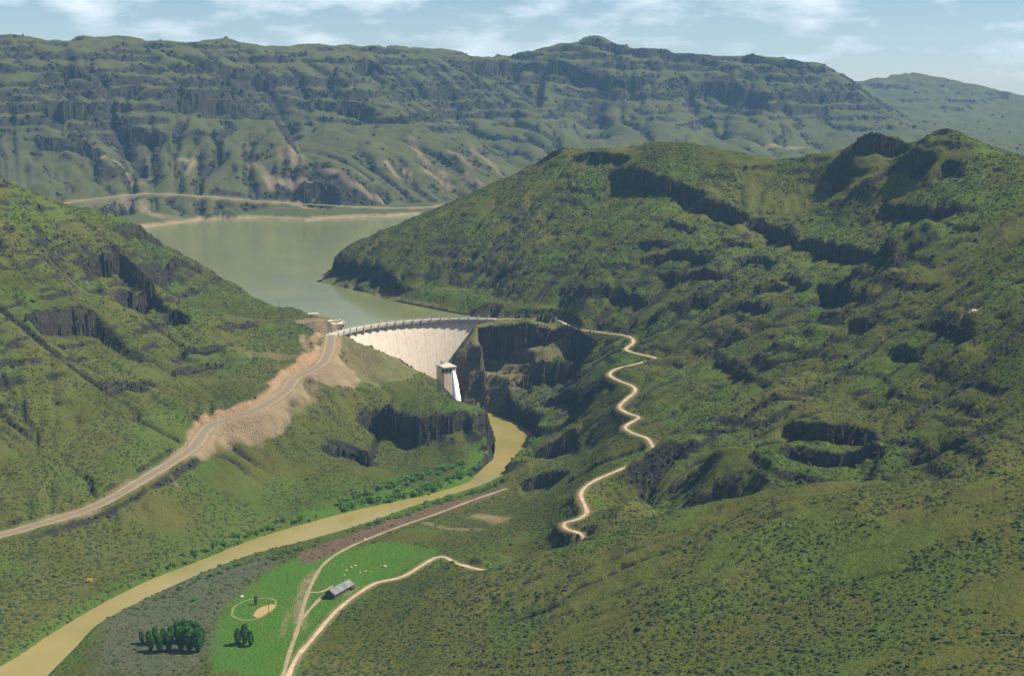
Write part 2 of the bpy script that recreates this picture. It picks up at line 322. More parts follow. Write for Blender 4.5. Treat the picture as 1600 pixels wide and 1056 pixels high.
# ------------------------------------------------------------------ gorge below the dam
floor_poly = river
sl = window([WZ(560, 600, 0), WZ(960, 600, 0), WZ(560, 760, 0), (-240, 1700, 0), (200, 1750, 0)], 120)
X, Y = GX[sl], GY[sl]
gor = [p for p in river if p[1] > 1290]
d, s, _ = polydist(X, Y, gor + [gor[0]]); d[inside(X, Y, gor)] = 0
toe = [tuple(arc(a, RAD - 62)) for a in np.linspace(-0.5, -0.02, 7)]
d2, _, _ = polydist(X, Y, toe + [WZ(722, 641, 0)[:2]]); d = np.minimum(d, np.maximum(d2 - 12, 0))
d3, _, _ = polydist(X, Y, [WD(699, 578, 1605)[:2], WD(708, 612, 1580)[:2], WZ(728, 643, 0)[:2], WZ(750, 655, 0)[:2]]); d = np.minimum(d, np.maximum(d3 - 7, 0))
dn = d + 15 * (fbm(X / 8, Y / 8, 3, 90) - 0.5) * sstep(2, 14, d) + 30 * (fbm(X / 38, Y / 38, 2, 91) - 0.5) * sstep(2, 20, d)
right = (X > np.interp(Y, [1290, 1480, 1600, 1760], [-10, 0, -30, -60]))
wallR = np.where(dn < 18, dn * 3.2, 58 + (dn - 18) * 0.6); q = np.floor(dn / 22); wallR = 0.5 * wallR + 0.5 * (q * 22 + np.clip((dn - q * 22) * 3.5, 0, 22)) * 0.95
wallL = dn * 2.6
wall = np.where(right, wallR, wallL) + 0.4 + 2.0 * np.maximum(0, d - 70)
ok = Y > 1330
cap = 91.5 + 4 * (fbm(X / 12, Y / 12, 2, 97) - 0.5) + np.maximum(0, X + 25) * 0.2 + np.maximum(0, Y - 1715) * 0.7 - 1.1 * np.maximum(0, -48 - X) + 200 * (X < -140)
wall = np.where((Y > 1585) & (Y < 1745) & (X > -125) & (X < 70), np.minimum(wall, cap), wall)
Z[sl] = np.where(ok, np.minimum(Z[sl], np.maximum(wall, -2)), Z[sl])

# ------------------------------------------------------------------ lake and river beds
sl = (slice(0, NR), slice(0, NT))
m = (rr2 > 1500) & (rr2 < 3500)
ii = np.where(m.any(1))[0]; sl = (slice(ii[0], ii[-1] + 1), slice(0, NT))
X, Y = GX[sl], GY[sl]
d, s, _ = polydist(X, Y, lake + [lake[0]]); ins = inside(X, Y, lake)
zz = Z[sl]
zz = np.where(ins, np.minimum(zz, LAKE - 0.3 - np.minimum(d * 0.35, 25)), zz)
dam_d, _, _ = polydist(X, Y, lake_dam)
behind = (X - DC[0]) ** 2 + (Y - DC[1]) ** 2 > RAD ** 2
shore = (~ins) & (d < 120) & behind
zz = np.where(shore, np.maximum(zz, LAKE + np.minimum(0.35 + np.where((X < -180) & (Y < 1840), 0.05, 0.22 + 0.4 * (Y < 2150)) * d, 18)), zz)
Z[sl] = zz
lake_d = np.full(Z.shape, 999.0); lake_d[sl] = np.where(ins, -d, d)
sl = window([p + (0,) for p in river], 90)
X, Y = GX[sl], GY[sl]; d, s, _ = polydist(X, Y, river + [river[0]]); ins = inside(X, Y, river); zz = Z[sl]
zz = np.where(ins, np.minimum(zz, -0.25 - np.minimum(d * 0.3, 3)), zz)
zz = np.where(~ins, np.maximum(zz, np.minimum(0.25 + 0.12 * d, 2.0)), zz)
zz = np.where((~ins) & (Y < 1330), np.minimum(zz, 0.7 + 0.55 * d), zz)
Z[sl] = zz
riv_d = np.full(Z.shape, 999.0); riv_d[sl] = np.where(ins, -d, d)

# ------------------------------------------------------------------ roads: lines, grading
def road_line(px, step=4.0): return smooth_line([WZ(*p) for p in px], step)
line_L = road_line(ROAD_L); line_L = line_L + [tuple(arc(a, RAD - 4.7)) + (98.0,) for a in (-0.99,)]
line_R = road_line(ROAD_R)
TRACK = [(438, 1070), (452, 1020), (464, 985), (473, 950), (483, 920), (500, 888), (522, 868), (560, 848), (620, 824), (680, 803), (740, 781), (778, 768), (792, 763)]
line_T = smooth_line([cast(*p) for p in TRACK], 4.0)
SHED_TRACK = [(470, 968), (490, 945), (503, 932)]
line_S = smooth_line([cast(*p) for p in SHED_TRACK], 3.0)
SHED_LOOP = [(481, 925), (497, 925), (510, 921), (520, 915)]
line_S2 = smooth_line([cast(*p) for p in SHED_LOOP], 3.0)
FARROAD = [(60, 330), (100, 318), (160, 309), (220, 303), (300, 305), (370, 311), (430, 317), (500, 321), (580, 324), (660, 326), (690, 322), (715, 316)]
line_F = smooth_line([cast(*p, None, 2600) for p in FARROAD], 12.0)
def sm(line, k):
    z = np.array([p[2] for p in line])
    for _ in range(k): z[1:-1] = (z[:-2] + 2 * z[1:-1] + z[2:]) / 4
    return [(p[0], p[1], float(q)) for p, q in zip(line, z)]
line_T = sm(line_T, 30); line_S = sm(line_S, 10); line_F = sm(line_F, 40); line_S2 = sm(line_S2, 10)
bare = np.zeros_like(Z); cut = np.zeros_like(Z)
def grade(line, half, blend, soft=1.0):
    global Z
    sl = window(line, half + blend + 30); X, Y = GX[sl], GY[sl]; d, s, v = polydist(X, Y, line); zz = Z[sl]
    w = sstep(half + blend, half, d); Z[sl] = zz * (1 - w) + (v - 0.15) * w
    # banks no steeper than about 1.2 : 1 next to the road
    k = (d > half) & (d < half + 28); lim = (d - half) * 1.15 + 0.2
    Z[sl] = np.where(k, np.clip(Z[sl], v - 0.2 - lim, v + lim + 2.5), Z[sl])
    return sl, d, s
slL, dL, sL = grade(line_L, 8.5, 9)
slR, dR, sR = grade(line_R, 4.2, 7)
grade(line_T, 3.2, 6); grade(line_S, 2, 4); grade(line_S2, 2, 4); grade(line_F, 9, 30)

# ------------------------------------------------------------------ cliffs: steps in the hillside (top edge read off the photograph, height in metres)
LEDGE_LABEL = 'small low rock ledge in the broken middle slope of the right hill'
CLIFFS = [([(x0, y0), ((x0 + x1) / 2, (y0 + y1) / 2 - 2), (x1, y1)], h_, LEDGE_LABEL) for x0, y0, x1, y1, h_ in ((1000, 376, 1052, 380, 7), (1128, 372, 1178, 379, 8), (1156, 402, 1218, 404, 8), (1178, 446, 1232, 441, 7), (1158, 472, 1212, 480, 10), (1228, 428, 1268, 446, 9), (1326, 502, 1372, 503, 7), (1398, 540, 1444, 549, 6), (1118, 560, 1165, 586, 7), (1236, 374, 1300, 382, 12), (1040, 345, 1090, 352, 8))]
CLIFFS += [
 ([(40, 494), (62, 492), (100, 491), (152, 487)], 24, 'dark columned basalt cliff at the left edge of the picture, below the left hilltop'),
 ([(135, 411), (165, 405), (187, 409), (215, 430), (240, 444)], 20, 'deep shadowed basalt hollow in the upper slope of the left hill'),
 ([(176, 444), (205, 442), (238, 447)], 20, 'columned basalt cliff right under the shadowed hollow of the left hill'),
 ([(228, 432), (262, 420), (296, 406)], 11, 'low pale basalt rim ending at the lake on the left hill'),
 ([(176, 359), (215, 356), (258, 372)], 11, 'dark rock ledge on the left hill crest nearest the lake far shore'),
 ([(250, 481), (275, 487), (293, 503)], 15, 'short black rock notch in the middle of the left hill'),
 ([(340, 512), (370, 506), (402, 502)], 6, 'thin rock ledge on the left hill just short of the dam'),
 ([(285, 552), (320, 545), (352, 540)], 7, 'low broken rock ledge halfway down the left hill above the paved road'),
 ([(270, 583), (310, 574), (350, 566)], 6, 'lowest broken rock ledge on the left hill over the road bend'),
 ([(160, 606), (200, 596), (240, 590)], 6, 'scrubby rock ledge on the left hill slope far from the lake'),
 ([(950, 262), (1000, 270), (1050, 285), (1105, 306)], 26, 'tall columned cliff high on the right hill above the dam, casting a wedge shadow'),
 ([(1070, 310), (1115, 322), (1172, 342)], 20, 'broken cliff band right of the tall columned cliff on the right hill'),
 ([(1158, 342), (1200, 352), (1252, 378)], 18, 'jagged dark cliff in the centre of the right hill'),
 ([(1285, 378), (1340, 392), (1398, 398)], 18, 'dark cliff band under the smooth green slope of the right hill'),
 ([(1278, 440), (1315, 444), (1352, 466)], 24, 'big shadowed cliff beside a lit spur on the right hill'),
 ([(893, 243), (935, 240), (985, 246)], 13, 'dark rock rim just under the rounded top of the right hill'),
 ([(840, 244), (858, 236), (882, 231)], 10, 'black rock cap at the left end of the right hill crest'),
 ([(1332, 205), (1365, 208), (1416, 222)], 24, 'square dark butte standing on the skyline of the right hill'),
 ([(1398, 246), (1430, 242), (1462, 250)], 20, 'shadowed cliff below and right of the square skyline butte'),
 ([(1474, 256), (1490, 254), (1502, 262)], 14, 'small dark rock face under the round rocky knob on the right skyline'),
 ([(1378, 316), (1440, 328), (1502, 330)], 15, 'long dark rock band on the upper right hill near the picture edge'),
 ([(1455, 207), (1470, 203), (1486, 207)], 8, 'round rocky knob on the skyline at the far right'),
 ([(920, 462), (965, 458), (1012, 470)], 9, 'pale broken rock ledge above the switchbacks of the dirt road'),
 ([(1222, 664), (1290, 666), (1340, 670), (1388, 690)], 14, 'upper of the two long rock bands on the lower right hill'),
 ([(1214, 698), (1280, 700), (1340, 704), (1382, 702)], 12, 'lower of the two long rock bands on the lower right hill'),
 ([(1086, 458), (1122, 468)], 9, 'small lone black outcrop in the middle of the right hill'),
 ([(1430, 512), (1475, 505), (1524, 522)], 8, 'scattered dark ledge on the right hill near the right picture edge'),
 ([(1000, 400), (1060, 392), (1120, 398)], 10, 'rock ledge below the broken cliff band on the right hill'),
 ([(1030, 424), (1085, 420), (1150, 432)], 9, 'lowest of the stacked ledges on the upper right hill'),
 ([(495, 432), (530, 408), (570, 412), (610, 432), (645, 452)], 20, 'dark wooded cliff of the promontory dropping into the lake'),
 ([(555, 655), (590, 648), (640, 658), (690, 655), (732, 646)], 26, 'long columned cliff above the green river bank below the dam'),
 ([(738, 662), (750, 655), (768, 672)], 30, 'blunt rock tower at the river pool end of the columned cliff'),
 ([(500, 700), (540, 694), (592, 715)], 15, 'smaller rock face below the paved road and left of the long columned cliff'),
 ([(748, 514), (800, 515), (860, 519), (935, 534)], 26, 'dark cliff under the roadway at the right end of the dam'),
 ([(800, 575), (850, 560), (905, 552)], 20, 'middle shadowed cliff of the gorge wall right of the dam'),
 ([(845, 618), (890, 608), (935, 615)], 14, 'brushy rock step in the gorge below the dirt road'),
 ([(830, 700), (862, 690), (900, 668)], 16, 'dark rock wall rising from the river pool on its right side'),
 ([(810, 755), (850, 742), (890, 735)], 13, 'lowest dark rock step at the mouth of the gorge'),
 ([(248, 160), (300, 150), (345, 160), (415, 178)], 48, 'great blue shadowed cliff on the far mountain over the left lake shore'),
 ([(185, 208), (225, 206), (262, 214)], 26, 'lower shadowed cliff left of the great blue cliff on the far mountain'),
 ([(55, 130), (100, 122), (170, 140), (230, 135)], 26, 'upper rock band on the far mountain at the left picture edge'),
 ([(55, 170), (110, 165), (180, 178)], 24, 'second rock band on the far mountain at the left picture edge'),
 ([(55, 218), (110, 222), (165, 240)], 22, 'lowest rock band on the far mountain at the left picture edge'),
 ([(556, 108), (572, 98), (600, 112)], 44, 'dark rock knob near the top of the central far mountain spur'),
 ([(520, 168), (552, 164), (588, 170)], 26, 'blue rock band on the central far mountain spur'),
 ([(725, 110), (745, 98), (800, 100)], 40, 'shadowed cliff below the skyline in the middle of the far mountain'),
 ([(820, 104), (900, 112), (960, 122), (1012, 130)], 30, 'long dark lava rim below the highest far summit'),
 ([(1092, 136), (1150, 140), (1205, 152)], 40, 'isolated blue cliff on the right part of the far mountain'),
 ([(468, 292), (500, 292), (535, 312)], 24, 'columned rock bluff just above the far lake shore'),
 ([(145, 334), (180, 328), (205, 330)], 12, 'pale rocky bluff on the far shore beside the left hill'),
 ([(905, 66), (1000, 79), (1130, 96)], 22, 'rim of dark lava along the flat skyline of the highest far mesa'),
 ([(1150, 92), (1220, 98), (1290, 107)], 22, 'rim of dark lava along the skyline right end of the far mesa'),
 ([(300, 100), (360, 108), (430, 118)], 24, 'faint rock band high on the far mountain left of centre'),
]
cliff_lines = []
rockm = np.zeros_like(Z)
Zb = Z.copy()
for ci, (pl, h, lab) in enumerate(CLIFFS):
    w = [cast(x, y + 1.5, Zb) for x, y in pl]; rmax = 2320 if ci < 49 else 5600; rmin_ = 0 if ci < 49 else 2700
    # a cliff top read at a skyline may miss it by a pixel or two: walk down until it lands near its neighbours
    for i, (x, y) in enumerate(pl):
        k = 0; w[i] = cast(x, y + 1.5, Zb, rmin_)
        while math.hypot(w[i][0], w[i][1]) > rmax and k < 60:
            k += 1; w[i] = cast(x, y + 1.5 + k, Zb, rmin_)
    med = float(np.median([math.hypot(p[0], p[1]) for p in w])); L = sum(math.hypot(b[0] - a[0], b[1] - a[1]) for a, b in zip(w[:-1], w[1:]))
    pts = smooth_line(w, max(6.0, L / 40)); cliff_lines.append((pts, h, lab))
    wd = 2.2 * h + 8
    sl = window(pts, wd * 2.2); X, Y = GX[sl], GY[sl]; d, s, _ = polydist(X, Y, pts)
    # uphill side = farther from the river valley, i.e. behind the top edge as seen in the photograph
    rl = np.hypot([p[0] for p in pts], [p[1] for p in pts]); tl = np.arctan2([p[0] for p in pts], [p[1] for p in pts])
    o = np.argsort(tl); rline = np.interp(np.arctan2(X, Y), tl[o], rl[o]); sgn = np.where(np.hypot(X, Y) > rline, 1.0, -1.0)
    sc = max(1.0, med / 1600)
    jag = 7 * sc * (fbm(X / (9 * sc), Y / (9 * sc), 3, 5) - 0.5) + 3.2 * sc * (vnoise(s / (5 * sc), s * 0, 8) - 0.5)
    dd = d * sgn + jag; e = np.minimum(s, s.max() - s) / max(s.max(), 1)
    tap = np.clip(e * 10, 0, 1) * (0.55 + 0.75 * fbm(s / (25 * sc), s * 0, 2, 31)); tap = tap * np.exp(-np.maximum(0, d - wd) / wd)
    up = np.where(dd > 0, 0.16 * np.exp(-dd / wd), -0.84 * np.exp(dd / wd)); up = up * np.clip(np.abs(dd) / (1.6 * sc), 0, 1)
    Z[sl] += h * up * tap
    rockm[sl] = np.maximum(rockm[sl], np.exp(-(dd / (3.2 * sc + 0.16 * h)) ** 2) * np.clip(tap * 2, 0, 1))
# the roads and waters win over the cliffs
def regrade(line, half, blend):
    sl = window(line, half + blend); d, s, v = polydist(GX[sl], GY[sl], line); w = sstep(half + blend, half, d); Z[sl] = Z[sl] * (1 - w) + (v - 0.15) * w
regrade(line_L, 8.5, 7); regrade(line_R, 4.0, 4); regrade(line_T, 3, 4)
Z = np.where(lake_d < 0, np.minimum(Z, LAKE - 0.3 + np.maximum(lake_d * 0.3, -20)), Z)
Z = np.where(riv_d < 0, np.minimum(Z, -0.25 + np.maximum(riv_d * 0.3, -3)), Z)
# valley ground under the dam stays below its crest
adist = np.hypot(GX - DC[0], GY - DC[1]); aang = np.arctan2((GX - DC[0]) * cdir[0] + (GY - DC[1]) * cdir[1], (GX - DC[0]) * UPS[0] + (GY - DC[1]) * UPS[1]) / ANG
k = (np.abs(aang) < 1.02) & (adist > RAD - 30) & (adist < RAD + 30)
Z = np.where(k & (adist > RAD - 14), np.minimum(Z, 94.0), Z)
AL = -0.60
fz = 92 - (RAD - 8.2 - adist) / 0.47
AR = 0.50 + 0.33 * (np.clip(fz, 20, 92) - 45) / 47 + 0.10 * (fbm(GX / 9, GY / 9, 3, 95) - 0.5)
cutw = sstep(AR + 0.07, AR, aang) * sstep(AL - 0.05, AL, aang) * (adist > RAD - 56) * (adist <= RAD - 6)
Z = Z * (1 - cutw) + np.minimum(Z, np.maximum(fz - 4, -2)) * cutw
Z = np.where((np.abs(aang) < 0.97) & (adist > RAD - 3) & (adist < RAD + 40), np.minimum(Z, 80), Z)

# ------------------------------------------------------------------ masks of the ground cover
gz0 = np.gradient(Z, axis=0) / (rr2 * (LR[1] - LR[0])); gz1 = np.gradient(Z, axis=1) / (rr2 * (TH[1] - TH[0]))
slope = np.hypot(gz0, gz1)
nz = fbm(GX / 22, GY / 22, 4, 100); nf = fbm(GX / 5, GY / 5, 2, 101)
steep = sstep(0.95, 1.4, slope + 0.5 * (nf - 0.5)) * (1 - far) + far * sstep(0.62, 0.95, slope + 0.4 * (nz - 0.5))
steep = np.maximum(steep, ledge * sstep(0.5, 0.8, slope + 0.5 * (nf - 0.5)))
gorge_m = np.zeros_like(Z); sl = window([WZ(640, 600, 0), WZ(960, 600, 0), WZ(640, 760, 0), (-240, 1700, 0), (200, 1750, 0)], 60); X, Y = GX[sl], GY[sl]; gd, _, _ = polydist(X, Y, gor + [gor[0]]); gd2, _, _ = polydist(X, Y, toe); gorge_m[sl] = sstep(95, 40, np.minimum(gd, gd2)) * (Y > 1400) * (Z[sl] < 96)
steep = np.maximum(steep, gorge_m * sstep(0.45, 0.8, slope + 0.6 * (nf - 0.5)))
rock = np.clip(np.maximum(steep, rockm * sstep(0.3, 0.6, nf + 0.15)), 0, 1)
# road cuts and spilled fill along the paved road
X, Y = GX[slL], GY[slL]
side = Z[slL] - np.array(polydist(X, Y, line_L)[2])
nn = nz[slL]; along = fbm(sL / 40, sL * 0, 3, 120)
up_w = 4 + 16 * along; dn_w = 4 + 46 * np.maximum(0, fbm(sL / 60, sL * 0 + 3, 3, 121) - 0.38) * 2.2
wdt = np.where(side > 0, up_w, dn_w) * sstep(200, 430, sL) * 1.0 + 3
bare[slL] = np.maximum(bare[slL], sstep(wdt + 9, wdt + 3, dL + 12 * (nn - 0.5)))
cut[slL] = np.maximum(cut[slL], bare[slL] * sstep(100, 300, sL) * sstep(-1, 3, side))
bare[slR] = np.maximum(bare[slR], 0.55 * sstep(5.5, 3.0, dR + 4 * (nn.mean() - 0.5)))
def stroke(px, width, strength=1.0, nsc=14.0, arr=None, soft=0.5, rmin=0.0):
    arr = bare if arr is None else arr
    pts = smooth_line([cast(*p, None, rmin) for p in px], 8.0); sl = window(pts, width * 3); d, s, _ = polydist(GX[sl], GY[sl], pts); e = s / max(s.max(), 1)
    ns = fbm(GX[sl] / nsc, GY[sl] / nsc, 3, 140)
    m = strength * sstep(width * (1 + soft), width * (1 - soft), d + width * 1.6 * (ns - 0.5)) * np.clip(np.minimum(e, 1 - e) * 8 + 0.2, 0, 1) * (0.4 + 0.6 * sstep(0.3, 0.55, ns))
    arr[sl] = np.maximum(arr[sl], m)
def patch(px, arr, soft=6.0, strength=1.0, nsc=10.0):
    poly = [cast(*p) for p in px]; poly = smooth_line(poly + [poly[0]], 10.0); sl = window(poly, soft * 4); X, Y = GX[sl], GY[sl]
    d, s, _ = polydist(X, Y, poly); d = np.where(inside(X, Y, poly), -d, d) + soft * 1.8 * (fbm(X / nsc, Y / nsc, 3, 150) - 0.5)
    arr[sl] = np.maximum(arr[sl], strength * sstep(soft, -soft, d))
# scars and slides on the far mountain
for p, w in (([(636, 212), (650, 235), (670, 262), (690, 285), (715, 300)], 9), ([(600, 250), (615, 270), (625, 282)], 7), ([(632, 265), (645, 285)], 7), ([(735, 225), (760, 250), (785, 275)], 10), ([(700, 235), (740, 265)], 6), ([(725, 270), (755, 290)], 7),
             ([(430, 240), (450, 235), (470, 255)], 20), ([(405, 270), (440, 285), (500, 300)], 12), ([(500, 265), (560, 290), (640, 318)], 8), ([(560, 270), (600, 292)], 6), ([(150, 265), (190, 260), (225, 290)], 8), ([(265, 255), (300, 250), (290, 275)], 9), ([(390, 255), (430, 300)], 9),
             ([(660, 265), (700, 272)], 14), ([(1180, 225), (1260, 230)], 12)):
    stroke(p, w, 0.75, 30.0, None, 0.5, 2600)
lr = sstep(LAKE + 8, LAKE + 2.5, Z + 6 * (nz - 0.5)) * (lake_d < 140) * (lake_d > -60)
bare = np.maximum(bare, lr * (0.35 + 0.65 * far))
lf = polydist(GX[slL], GY[slL], line_L)
slF = window(line_F, 90); dF, sF, vF = polydist(GX[slF], GY[slF], line_F); bare[slF] = np.maximum(bare[slF], 0.8 * sstep(24, 5, dF + 22 * (nz[slF] - 0.5)) * (1 - 0.5 * sstep(0.5, 0.7, nz[slF])))
stroke([(130, 322), (200, 318), (240, 335), (300, 345)], 16, 0.6, 18, None, 0.5, 2600)
stroke([(395, 660), (402, 675), (408, 700)], 4, 0.9, 6); stroke([(380, 655), (400, 690)], 3, 0.8, 6); stroke([(265, 742), (285, 762)], 3, 0.5, 6); stroke([(490, 590), (475, 615), (440, 640), (380, 665), (330, 690)], 9, 0.85, 10)
stroke([(465, 506), (490, 500), (510, 502), (530, 510)], 13, 0.9, 9); stroke([(540, 535), (550, 545), (570, 560)], 6, 0.5, 8); stroke([(470, 520), (480, 545), (500, 560)], 4, 0.9, 5); stroke([(600, 470), (650, 475), (690, 480)], 5, 0.7, 9)
stroke([(735, 805), (765, 808), (790, 815)], 9, 0.9, 9); stroke([(660, 815), (700, 825), (760, 826)], 4, 0.6, 9); stroke([(770, 470), (780, 520), (790, 540)], 5, 0.3, 9)
stroke([(470, 985), (468, 950), (480, 910), (495, 890)], 5, 0.8, 8); stroke([(440, 995), (448, 965), (455, 950)], 2.2, 0.7, 8); stroke([(535, 930), (545, 925), (560, 915)], 3, 0.6, 6); stroke([(1505, 488), (1530, 486)], 4, 0.8, 5)
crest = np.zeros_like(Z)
for pl, h, w in SPURS[:-2]: stroke(pl, 4.5, 0.9, 12.0, crest, 0.5)  # sunlit spur edges painted in as pale dry-grass strokes
lush = np.zeros_like(Z); gravel = np.zeros_like(Z); plough = np.zeros_like(Z); dry_lit = np.zeros_like(Z)
patch([(330, 1050), (330, 985), (365, 930), (430, 885), (500, 855), (560, 850), (640, 850), (690, 870), (600, 905), (540, 940), (480, 1000), (455, 1060)], lush, 9)
patch([(150, 1050), (160, 975), (240, 925), (330, 890), (420, 866), (440, 872), (390, 910), (340, 965), (300, 1050)], gravel, 9)
patch([(470, 862), (540, 838), (640, 800), (740, 776), (790, 765), (740, 785), (650, 815), (560, 848), (480, 880)], plough, 5)
lush = np.maximum(lush, 0.8 * sstep(34, 6, riv_d + 24 * (nz - 0.5)) * (GX < -20) * (riv_d > -5) * (GY > 1180) )
lush = np.maximum(lush, 0.5 * sstep(20, 4, riv_d + 16 * (nz - 0.5)) * (riv_d > -5))
lush = np.maximum(lush, 0.35 * (1 - far) * sstep(0.50, 0.68, fbm(GX / 60, GY / 60, 3, 170)))
lush = np.maximum(lush, 0.45 * (1 - far) * sstep(0.42, 0.75, wet + 0.3 * (nz - 0.5)) * hilly)
dry_lit = sstep(0.42, 0.62, fbm(GX / 130 + 3, GY / 130, 4, 160)) * (1 - far) * (0.55 + 0.45 * sstep(1150, 850, rr2))
dry_lit = np.maximum(dry_lit, crest)  # painted lit edges share the mask of the real dry grass
dry_lit = np.maximum(dry_lit, 0.6 * sstep(1050, 900, rr2) * (GX > -60))

# ------------------------------------------------------------------ materials
def mat(name):
    m = bpy.data.materials.new(name); m.use_nodes = True; nt = m.node_tree; b = nt.nodes['Principled BSDF']
    return m, nt, b
def noise_node(nt, scale, detail=4, rough=0.55, vec=None):
    n_ = nt.nodes.new('ShaderNodeTexNoise'); n_.inputs['Scale'].default_value = scale; n_.inputs['Detail'].default_value = detail; n_.inputs['Roughness'].default_value = rough
    if vec is not None: nt.links.new(vec, n_.inputs['Vector'])
    return n_.outputs['Fac']
def rng_node(nt, v, a, b, c=0.0, d=1.0):
    n_ = nt.nodes.new('ShaderNodeMapRange'); n_.inputs[1].default_value = a; n_.inputs[2].default_value = b; n_.inputs[3].default_value = c; n_.inputs[4].default_value = d
    nt.links.new(v, n_.inputs[0]); return n_.outputs[0]
def mixc(nt, f, a, b):
    n_ = nt.nodes.new('ShaderNodeMix'); n_.data_type = 'RGBA'
    if isinstance(f, float): n_.inputs[0].default_value = f
    else: nt.links.new(f, n_.inputs[0])
    for k, c in ((6, a), (7, b)):
        if isinstance(c, tuple): n_.inputs[k].default_value = c + (1,)
        else: nt.links.new(c, n_.inputs[k])
    return n_.outputs[2]
def mul(nt, a, b):
    n_ = nt.nodes.new('ShaderNodeMath'); n_.operation = 'MULTIPLY'
    for k, c in ((0, a), (1, b)):
        if isinstance(c, float): n_.inputs[k].default_value = c
        else: nt.links.new(c, n_.inputs[k])
    return n_.outputs[0]
def geo_pos(nt):
    return nt.nodes.new('ShaderNodeNewGeometry').outputs['Position']
def attr(nt, name):
    n_ = nt.nodes.new('ShaderNodeAttribute'); n_.attribute_name = name; return n_.outputs['Fac']
def bump(nt, b, h, strength, dist):
    n_ = nt.nodes.new('ShaderNodeBump'); n_.inputs['Strength'].default_value = strength; n_.inputs['Distance'].default_value = dist
    nt.links.new(h, n_.inputs['Height']); nt.links.new(n_.outputs[0], b.inputs['Normal'])
def simple(name, col, var=0.25, scale=0.4, rough=0.9, bmp=0.0):
    m, nt, b = mat(name); p = geo_pos(nt); f = noise_node(nt, scale, 5, 0.6, p); f = rng_node(nt, f, 0.3, 0.7)
    c = mixc(nt, f, tuple(x * (1 - var) for x in col), tuple(min(1, x * (1 + var)) for x in col)); nt.links.new(c, b.inputs['Base Color'])
    b.inputs['Roughness'].default_value = rough; b.inputs['Specular IOR Level'].default_value = 0.2
    if bmp: bump(nt, b, f, 0.6, bmp)
    return m
def terrain_material(name='hillside'):
    m, nt, b = mat(name); p = geo_pos(nt)
    big = rng_node(nt, noise_node(nt, 0.006, 5, 0.6, p), 0.35, 0.65); mid = rng_node(nt, noise_node(nt, 0.05, 5, 0.65, p), 0.32, 0.68); fine = rng_node(nt, noise_node(nt, 0.38, 5, 0.7, p), 0.34, 0.66)
    c = mixc(nt, big, (0.064, 0.100, 0.016), (0.104, 0.114, 0.024))
    c = mixc(nt, mul(nt, attr(nt, 'upland'), 0.8), c, mixc(nt, mid, (0.080, 0.110, 0.050), (0.118, 0.124, 0.062)))
    c = mixc(nt, mul(nt, mid, 0.6), c, (0.110, 0.078, 0.026))
    c = mixc(nt, attr(nt, 'dry_lit'), c, mixc(nt, mid, (0.165, 0.150, 0.040), (0.120, 0.128, 0.034)))
    c = mixc(nt, attr(nt, 'lush'), c, mixc(nt, mul(nt, mid, fine), (0.066, 0.180, 0.020), (0.130, 0.165, 0.036)))
    # sagebrush flecks too small to stand as shrubs
    vo = nt.nodes.new('ShaderNodeTexVoronoi'); vo.inputs['Scale'].default_value = 0.20; nt.links.new(p, vo.inputs['Vector'])
    spot = rng_node(nt, vo.outputs['Distance'], 0.42, 0.22); c = mixc(nt, mul(nt, spot, attr(nt, 'sage')), c, (0.026, 0.040, 0.014))
    c = mixc(nt, mul(nt, fine, 0.42), c, (0.034, 0.050, 0.016))
    c = mixc(nt, attr(nt, 'gravel'), c, mixc(nt, fine, (0.120, 0.122, 0.074), (0.066, 0.078, 0.042)))
    c = mixc(nt, attr(nt, 'plough'), c, mixc(nt, fine, (0.170, 0.110, 0.075), (0.110, 0.080, 0.050)))
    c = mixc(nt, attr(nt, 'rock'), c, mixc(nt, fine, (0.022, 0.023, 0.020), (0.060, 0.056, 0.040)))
    earth = mixc(nt, attr(nt, 'cut'), mixc(nt, mid, (0.30, 0.225, 0.130), (0.21, 0.165, 0.095)), mixc(nt, fine, (0.40, 0.245, 0.135), (0.28, 0.19, 0.11)))
    c = mixc(nt, attr(nt, 'bare'), c, earth)
    nt.links.new(c, b.inputs['Base Color']); b.inputs['Roughness'].default_value = 1.0; b.inputs['Specular IOR Level'].default_value = 0.0
    h = nt.nodes.new('ShaderNodeMath'); h.operation = 'ADD'; nt.links.new(fine, h.inputs[0]); nt.links.new(mid, h.inputs[1])
    bump(nt, b, h.outputs[0], 0.9, 1.6)
    return m
M_TER = terrain_material()

col = scene.collection
def link(name, me, material=None, parent=None):
    o = bpy.data.objects.new(name, me); col.objects.link(o)
    if material is not None and not me.materials: me.materials.append(material)
    if parent is not None: o.parent = parent
    return o
def tag(o, label=None, cat=None, group=None, kind=None):
    for k, v in (('label', label), ('category', cat), ('group', group), ('kind', kind)):
        if v: o[k] = v
    return o
def empty(name, loc, rz=0.0):
    o = bpy.data.objects.new(name, None); col.objects.link(o); o.location = loc; o.rotation_euler = (0, 0, rz); o.empty_display_size = 1; return o
def np_mesh(name, V, Fc):
    me = bpy.data.meshes.new(name); V = np.asarray(V, np.float32); Fc = np.asarray(Fc, np.int32); me.vertices.add(len(V)); me.vertices.foreach_set('co', V.ravel())
    nf_, k = Fc.shape; me.loops.add(nf_ * k); me.loops.foreach_set('vertex_index', Fc.ravel()); me.polygons.add(nf_)
    me.polygons.foreach_set('loop_start', np.arange(0, nf_ * k, k, dtype=np.int32)); me.update(calc_edges=True); return me

